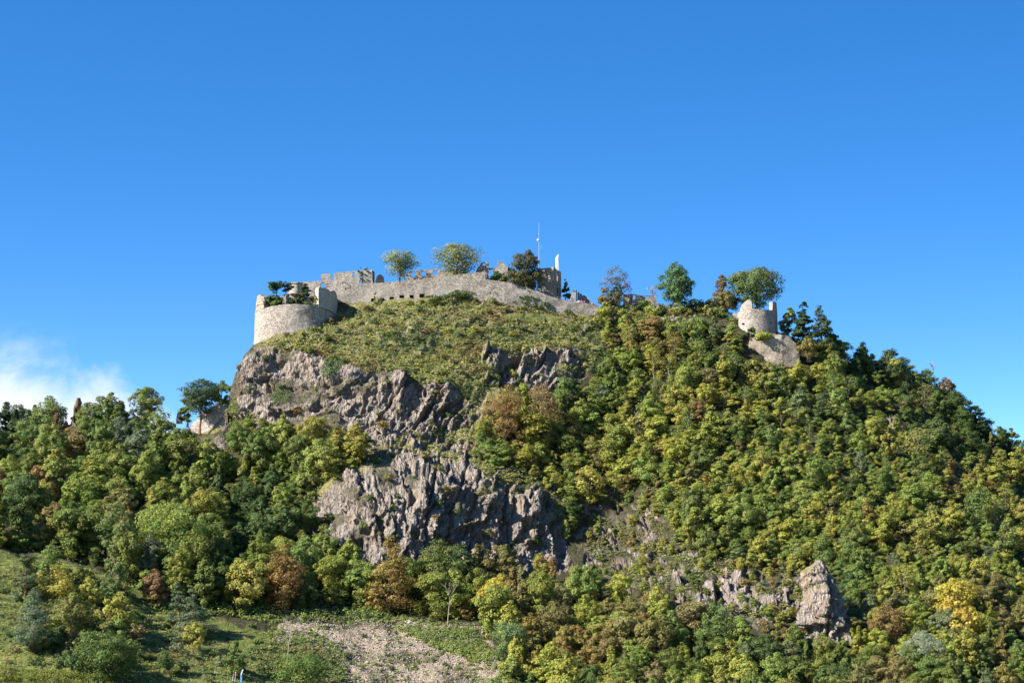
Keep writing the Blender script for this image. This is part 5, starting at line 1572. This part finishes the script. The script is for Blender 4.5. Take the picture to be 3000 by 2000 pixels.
def scree_stones(n=11000):
    R = np.random.default_rng(5)
    poly = SCREE
    xs = [p[0] for p in poly]; ys = [p[1] for p in poly]
    x = R.uniform(min(xs), max(xs), n * 3); y = R.uniform(1790, 2010, n * 3)
    ok = in_poly(poly, x, y); x = x[ok][:n]; y = y[ok][:n]
    P = np.array([ground_at(a, b) for a, b in zip(x, y)])
    oc = np.array([(1, 0, 0), (-1, 0, 0), (0, 1, 0), (0, -1, 0), (0, 0, .8), (0, 0, -.8)], float)
    fc = np.array([(0, 2, 4), (2, 1, 4), (1, 3, 4), (3, 0, 4), (2, 0, 5), (1, 2, 5), (3, 1, 5), (0, 3, 5)])
    s = .10 + .22 * R.random(len(P)) ** 3
    V = P[:, None] + oc[None] * s[:, None, None] * R.uniform(.6, 1.4, (len(P), 6, 1)) + R.normal(size=(len(P), 6, 3)) * s[:, None, None] * .2
    Fq = (fc[None] + (np.arange(len(P)) * 6)[:, None, None]).reshape(-1, 3)
    o = obj('scree_stones', mesh_np('scree_stones', V.reshape(-1, 3), Fq, M['boulder']))
    tag(o, 'loose pale stones covering the scree fan', 'scree', kind='stuff')


scree_stones()
for i, (x, y, s, lab) in enumerate(((1060, 1895, .55, 'pale flat boulder lying high on the open scree'), (1415, 1853, .7, 'light boulder at the wood edge above the scree'), (1200, 1825, .6, 'grey boulder under the trees at the top of the scree'),
                                    (1073, 1941, .6, 'dark angular boulder in the middle of the scree'), (1033, 1938, .5, 'low boulder beside a shrub on the open scree'), (1272, 878, 1.3, 'pale rock outcrop below the last gun port of the curtain wall'),
                                    (1415, 892, .7, 'small pale rock under the curtain wall bushes'))):
    g = ground_at(x, y)
    o = obj('boulder', STONES[i % 4], None, g + Vector((0, 0, s * .25))); o.scale = (s, s, s); o.rotation_euler = (0, 0, i)
    tag(o, lab, 'boulder')


def dead_tree(label, px, ytop, ybase, seed, spread=.35):
    g = ground_at(px, ybase)
    H = U(px, ytop, g.y).z - U(px, ybase, g.y).z
    root = empty('dead_tree', g, label, 'dead tree')
    R = random.Random(seed)
    V, Fs = [], []
    def grow(p, d, L, r, lvl):
        q = p + d * L
        tube(V, Fs, p, q, r, r * .75, 6)
        if lvl == 0: return
        for _ in range(3 if lvl > 1 else 2):
            nd = (d + Vector((R.uniform(-1, 1), R.uniform(-.6, .6), R.uniform(-.1, .7))) * .8).normalized()
            grow(p.lerp(q, R.uniform(.5, 1)), nd, L * R.uniform(.55, .85), r * .72, lvl - 1)
    V2, F2 = [], []
    tube(V2, F2, (0, 0, -.4), (H * .04, 0, H * .42), .13, .1, 7)
    obj('trunk', mesh_py('dead_trunk', V2, F2, M['dead']), root)
    grow(Vector((H * .04, 0, H * .4)), Vector((.1, 0, 1)).normalized(), H * .3, .11, 3)
    obj('branches', mesh_py('dead_branches', V, Fs, M['dead']), root)


dead_tree('bleached dead tree snag on the scree', 838, 1848, 1940, 3)
dead_tree('bare white tree skeleton leaning on the flank below the retaining wall', 1850, 1215, 1300, 5)
dead_tree('bare grey tree in the row at the foot of the lower cliff', 1308, 1700, 1830, 7)
dead_tree('grey leafless tree among green trees on the far flank', 2612, 1215, 1300, 9)
dead_tree('bare pale tree on the rocky slope above the lowest rock face', 2026, 1545, 1610, 11)
dead_tree('bare twiggy crown tree on the skyline of the far shoulder', 2725, 1058, 1150, 13)


# --- people
SKIN = plain('skin', (0.5, 0.3, 0.22), .6, 0, .05)
HAIR = plain('hair', (0.06, 0.04, 0.03), .8, 0, .2)
_cloth = {}


def cloth(c):
    if c not in _cloth: _cloth[c] = plain('cloth', c, .9, 0, .12, 6)
    return _cloth[c]


def person(loc, rz, top, legs, label, group=None, hat=None, arm=0.25, h=1.72):
    """standing figure: one continuous skinned body, hair or cap as a child"""
    s = h / 1.72
    J = {'pel': (0, 0, .95), 'waist': (0, 0, 1.08), 'chest': (0, .01, 1.32), 'neck': (0, 0, 1.47), 'head': (0, -.015, 1.58), 'crown': (0, -.005, 1.69)}
    rad = {'pel': .15, 'waist': .13, 'chest': .155, 'neck': .055, 'head': .09, 'crown': .06}
    E = [('pel', 'waist'), ('waist', 'chest'), ('chest', 'neck'), ('neck', 'head'), ('head', 'crown')]
    for sd, q in ((-1, 'l'), (1, 'r')):
        J[q + 'hip'] = (.1 * sd, 0, .88); J[q + 'knee'] = (.11 * sd, -.03, .48); J[q + 'ank'] = (.11 * sd, .01, .08); J[q + 'toe'] = (.12 * sd, -.16, .04)
        J[q + 'sh'] = (.19 * sd, 0, 1.40); J[q + 'el'] = (.25 * sd, .02 - arm * .1, 1.13); J[q + 'wr'] = (.25 * sd, -.06 - arm * .5, .92 + arm * .35); J[q + 'hand'] = (.25 * sd, -.1 - arm * .6, .84 + arm * .4)
        for k, r in (('hip', .1), ('knee', .065), ('ank', .045), ('toe', .04), ('sh', .075), ('el', .05), ('wr', .035), ('hand', .04)): rad[q + k] = r
        E += [('pel', q + 'hip'), (q + 'hip', q + 'knee'), (q + 'knee', q + 'ank'), (q + 'ank', q + 'toe'), ('chest', q + 'sh'), (q + 'sh', q + 'el'), (q + 'el', q + 'wr'), (q + 'wr', q + 'hand')]
    names = list(J)
    me = bpy.data.meshes.new('body')
    me.from_pydata([tuple(c * s for c in J[n]) for n in names], [(names.index(a), names.index(b)) for a, b in E], [])
    o = bpy.data.objects.new('person', me); COL.objects.link(o)
    sk = o.modifiers.new('skin', 'SKIN'); ss = o.modifiers.new('sub', 'SUBSURF'); ss.levels = 1; ss.render_levels = 1
    for i, n in enumerate(names):
        me.skin_vertices[0].data[i].radius = (rad[n] * s, rad[n] * s)
        me.skin_vertices[0].data[i].use_root = (n == 'pel')
    dg = bpy.context.evaluated_depsgraph_get(); dg.update()
    m2 = bpy.data.meshes.new_from_object(o.evaluated_get(dg))
    o.modifiers.clear(); o.data = m2
    m2.materials.clear()
    for m in (SKIN, cloth(top), cloth(legs)): m2.materials.append(m)
    for p in m2.polygons:
        z = p.center.z / s; x = abs(p.center.x) / s
        hand = x > .2 and z < .93 + arm * .36
        p.material_index = 0 if (z > 1.46 or hand) else (1 if z > .93 or x > .2 else 2)
        p.use_smooth = True
    o.location = loc; o.rotation_euler = (0, 0, rz)
    tag(o, label, 'person', group)
    bm = bmesh.new(); bmesh.ops.create_uvsphere(bm, u_segments=10, v_segments=7, radius=.115 * s)
    for v in bm.verts: v.co.z = v.co.z * .8 if v.co.z > -.02 else -.02
    hm = bpy.data.meshes.new('hair'); bm.to_mesh(hm); bm.free(); hm.materials.append(cloth(hat) if hat else HAIR)
    obj('cap' if hat else 'hair', hm, o, Vector((0, .015, 1.62 * s)))
    return o


for px, py, top, lab, hat, a in ((1692, 886.5, (.45, .48, .5), 'visitor in a grey top looking over the wall beside the pale pier', None, .2), (1697, 884.5, (.55, .55, .55), 'visitor in a white top with a raised arm near the slim pillar', None, .6),
                                 (1703, 886.5, (.5, .04, .12), 'visitor in a crimson jacket leaning on the wall', (.7, .66, .62), .3), (1707, 887, (.62, .08, .2), 'visitor in a bright pink jacket next to the crimson one', None, .2),
                                 (1712, 886, (.12, .1, .14), 'visitor in a dark jacket before the sloping ruined wall', None, .2), (1729.5, 889, (.1, .1, .2), 'visitor in dark blue at the low end of the wall', None, .3), (1736, 890.5, (.6, .22, .35), 'visitor in a rose top at the low end of the wall', None, .2)):
    p = U(px, py, 709.8)
    person(p - Vector((0, 0, 1.05)), rng.uniform(-.6, .6), top, (.06, .07, .1), lab, None, hat, a)

g = ground_at(690, 2006)
pz = U(691, 1967, g.y - .6).z
person(Vector((U(691, 1967, g.y - .6).x, g.y - .6, pz - 1.72)), .5, (.55, .07, .06), (.08, .09, .13), 'worker in a red top and white cap beside the blue post', None, (.8, .76, .76), .5)


def ladder():
    root = empty('ladder', U(684, 2012, g.y - 1.2), 'light aluminium ladder leaning beside the worker', 'ladder')
    b0 = U(684, 2012, g.y - 1.2)
    for x0, x1 in ((678, 684), (686, 691)):
        V, Fs = [], []; tube(V, Fs, U(x0, 2012, g.y - 1.4) - b0, U(x1, 1973, g.y - .9) - b0, .045, .045, 6); obj('rail', mesh_py('ladder_rail', V, Fs, M['metal']), root)
    for i in range(6):
        t = (i + .5) / 6
        V, Fs = [], []; tube(V, Fs, U(678 + 6 * t, 2012 - 39 * t, g.y - 1.4 + .5 * t) - b0, U(686 + 5 * t, 2012 - 39 * t, g.y - 1.4 + .5 * t) - b0, .03, .03, 5); obj('rung', mesh_py('ladder_rung', V, Fs, M['metal']), root)


ladder()
pb = U(706, 2016, g.y - .8)
root = empty('blue_post', pb, 'blue steel post with a pale top at the edge of the meadow', 'post')
V, Fs = [], []; box(V, Fs, (0, 0, -.6), .42, .34, U(706, 1974, g.y - .8).z - pb.z + .6); obj('column', mesh_py('post_column', V, Fs, M['blue_paint']), root)
V, Fs = [], []; tube(V, Fs, U(707, 1975, g.y - .8) - pb, U(711, 1962, g.y - .8) - pb, .13, .09, 8); obj('pole', mesh_py('post_pole', V, Fs, M['white']), root)
V, Fs = [], []; tube(V, Fs, U(709.5, 1962.5, g.y - .8) - pb, U(713, 1961.5, g.y - .8) - pb, .12, .12, 8); obj('insulator', mesh_py('post_ins', V, Fs, M['white']), root)
V, Fs = [], []
prev = None
for i in range(25):
    t = i / 24
    q = U(709 + 330 * t, 1984 + 12 * t + 6 * math.sin(math.pi * t), g.y - .8 + 6 * t) - pb
    if prev is not None: tube(V, Fs, prev, q, .045, .045, 5)
    prev = q
o = obj('cable', mesh_py('cable', V, Fs, M['cable']), None, pb); tag(o, 'black cable running from the blue post along the foot of the scree', 'cable')
V, Fs = [], []
tube(V, Fs, prev - Vector((0, 0, 3)), prev + Vector((0, 0, .3)), .09, .07, 7)
o = obj('cable_post', mesh_py('cable_post', V, Fs, M['timber']), None, pb); tag(o, 'short timber post carrying the far end of the cable', 'post')

# fence posts above the vines
for i, (x, y) in enumerate(((12, 1955), (50, 1955), (69, 1957), (132, 1968), (129, 1892), (235, 1975), (258, 1985), (590, 1966))):
    gg = ground_at(x, y)
    V, Fs = [], []; tube(V, Fs, (0, 0, -.4), (rng.uniform(-.08, .08), 0, 1.35), .06, .05, 6)
    o = obj('fence_post', mesh_py('fence_post', V, Fs, M['dead']), None, gg); o.rotation_euler = (0, rng.uniform(-.1, .1), 0)
    tag(o, 'leaning weathered fence post on the meadow above the vines', 'post', 'meadow fence posts')


# vineyard rows
def vine_row(k, y0, label):
    R = np.random.default_rng(900 + k)
    x0, x1 = -80, 330 + k * 60
    xs = np.linspace(x0, x1, 60)
    ys = y0 + 0.02 * (xs - x0) + .00022 * np.maximum(0, xs - 40) ** 2
    G = np.array([ground_at(a, min(b, 2100)) for a, b in zip(xs, ys)])
    loc = Vector(G[len(G) // 2])
    root = empty('vine_row', loc, label, 'vines', 'vine rows at the foot of the meadow')
    n = 5200
    t = R.random(n) * (len(G) - 1); i = t.astype(int); f = (t - i)[:, None]
    i2 = np.minimum(i + 1, len(G) - 1)
    P = G[i] * (1 - f) + G[i2] * f
    hgt = 1.75 + .25 * np.sin(t * 9 + k) + .2 * R.normal(size=n)
    P[:, 2] += .25 + hgt * R.random(n) ** .7
    P[:, 1] += R.normal(size=n) * .28; P[:, 0] += R.normal(size=n) * .2
    Nn = R.normal(size=(n, 3)) + np.array([-.2, -.5, .5])
    me = leaf_mesh('vine_leaves', P - np.array(loc), Nn, .22 * R.uniform(.6, 1.4, n), 910 + k, M['leaf'])
    c = obj('foliage', me, root); c.color = (.20, .225, .03, 1)
    for q in range(0, len(G), 6):
        V, Fs = [], []; b = Vector(G[q]) - loc; tube(V, Fs, b - Vector((0, 0, .3)), b + Vector((0, 0, 1.9)), .05, .05, 5); obj('stake', mesh_py('vine_stake', V, Fs, M['timber']), root)


vine_row(0, 1980, 'uppermost vine row bordering the meadow')
vine_row(1, 2003, 'second vine row below the one bordering the meadow')
vine_row(2, 2028, 'third vine row down from the meadow')
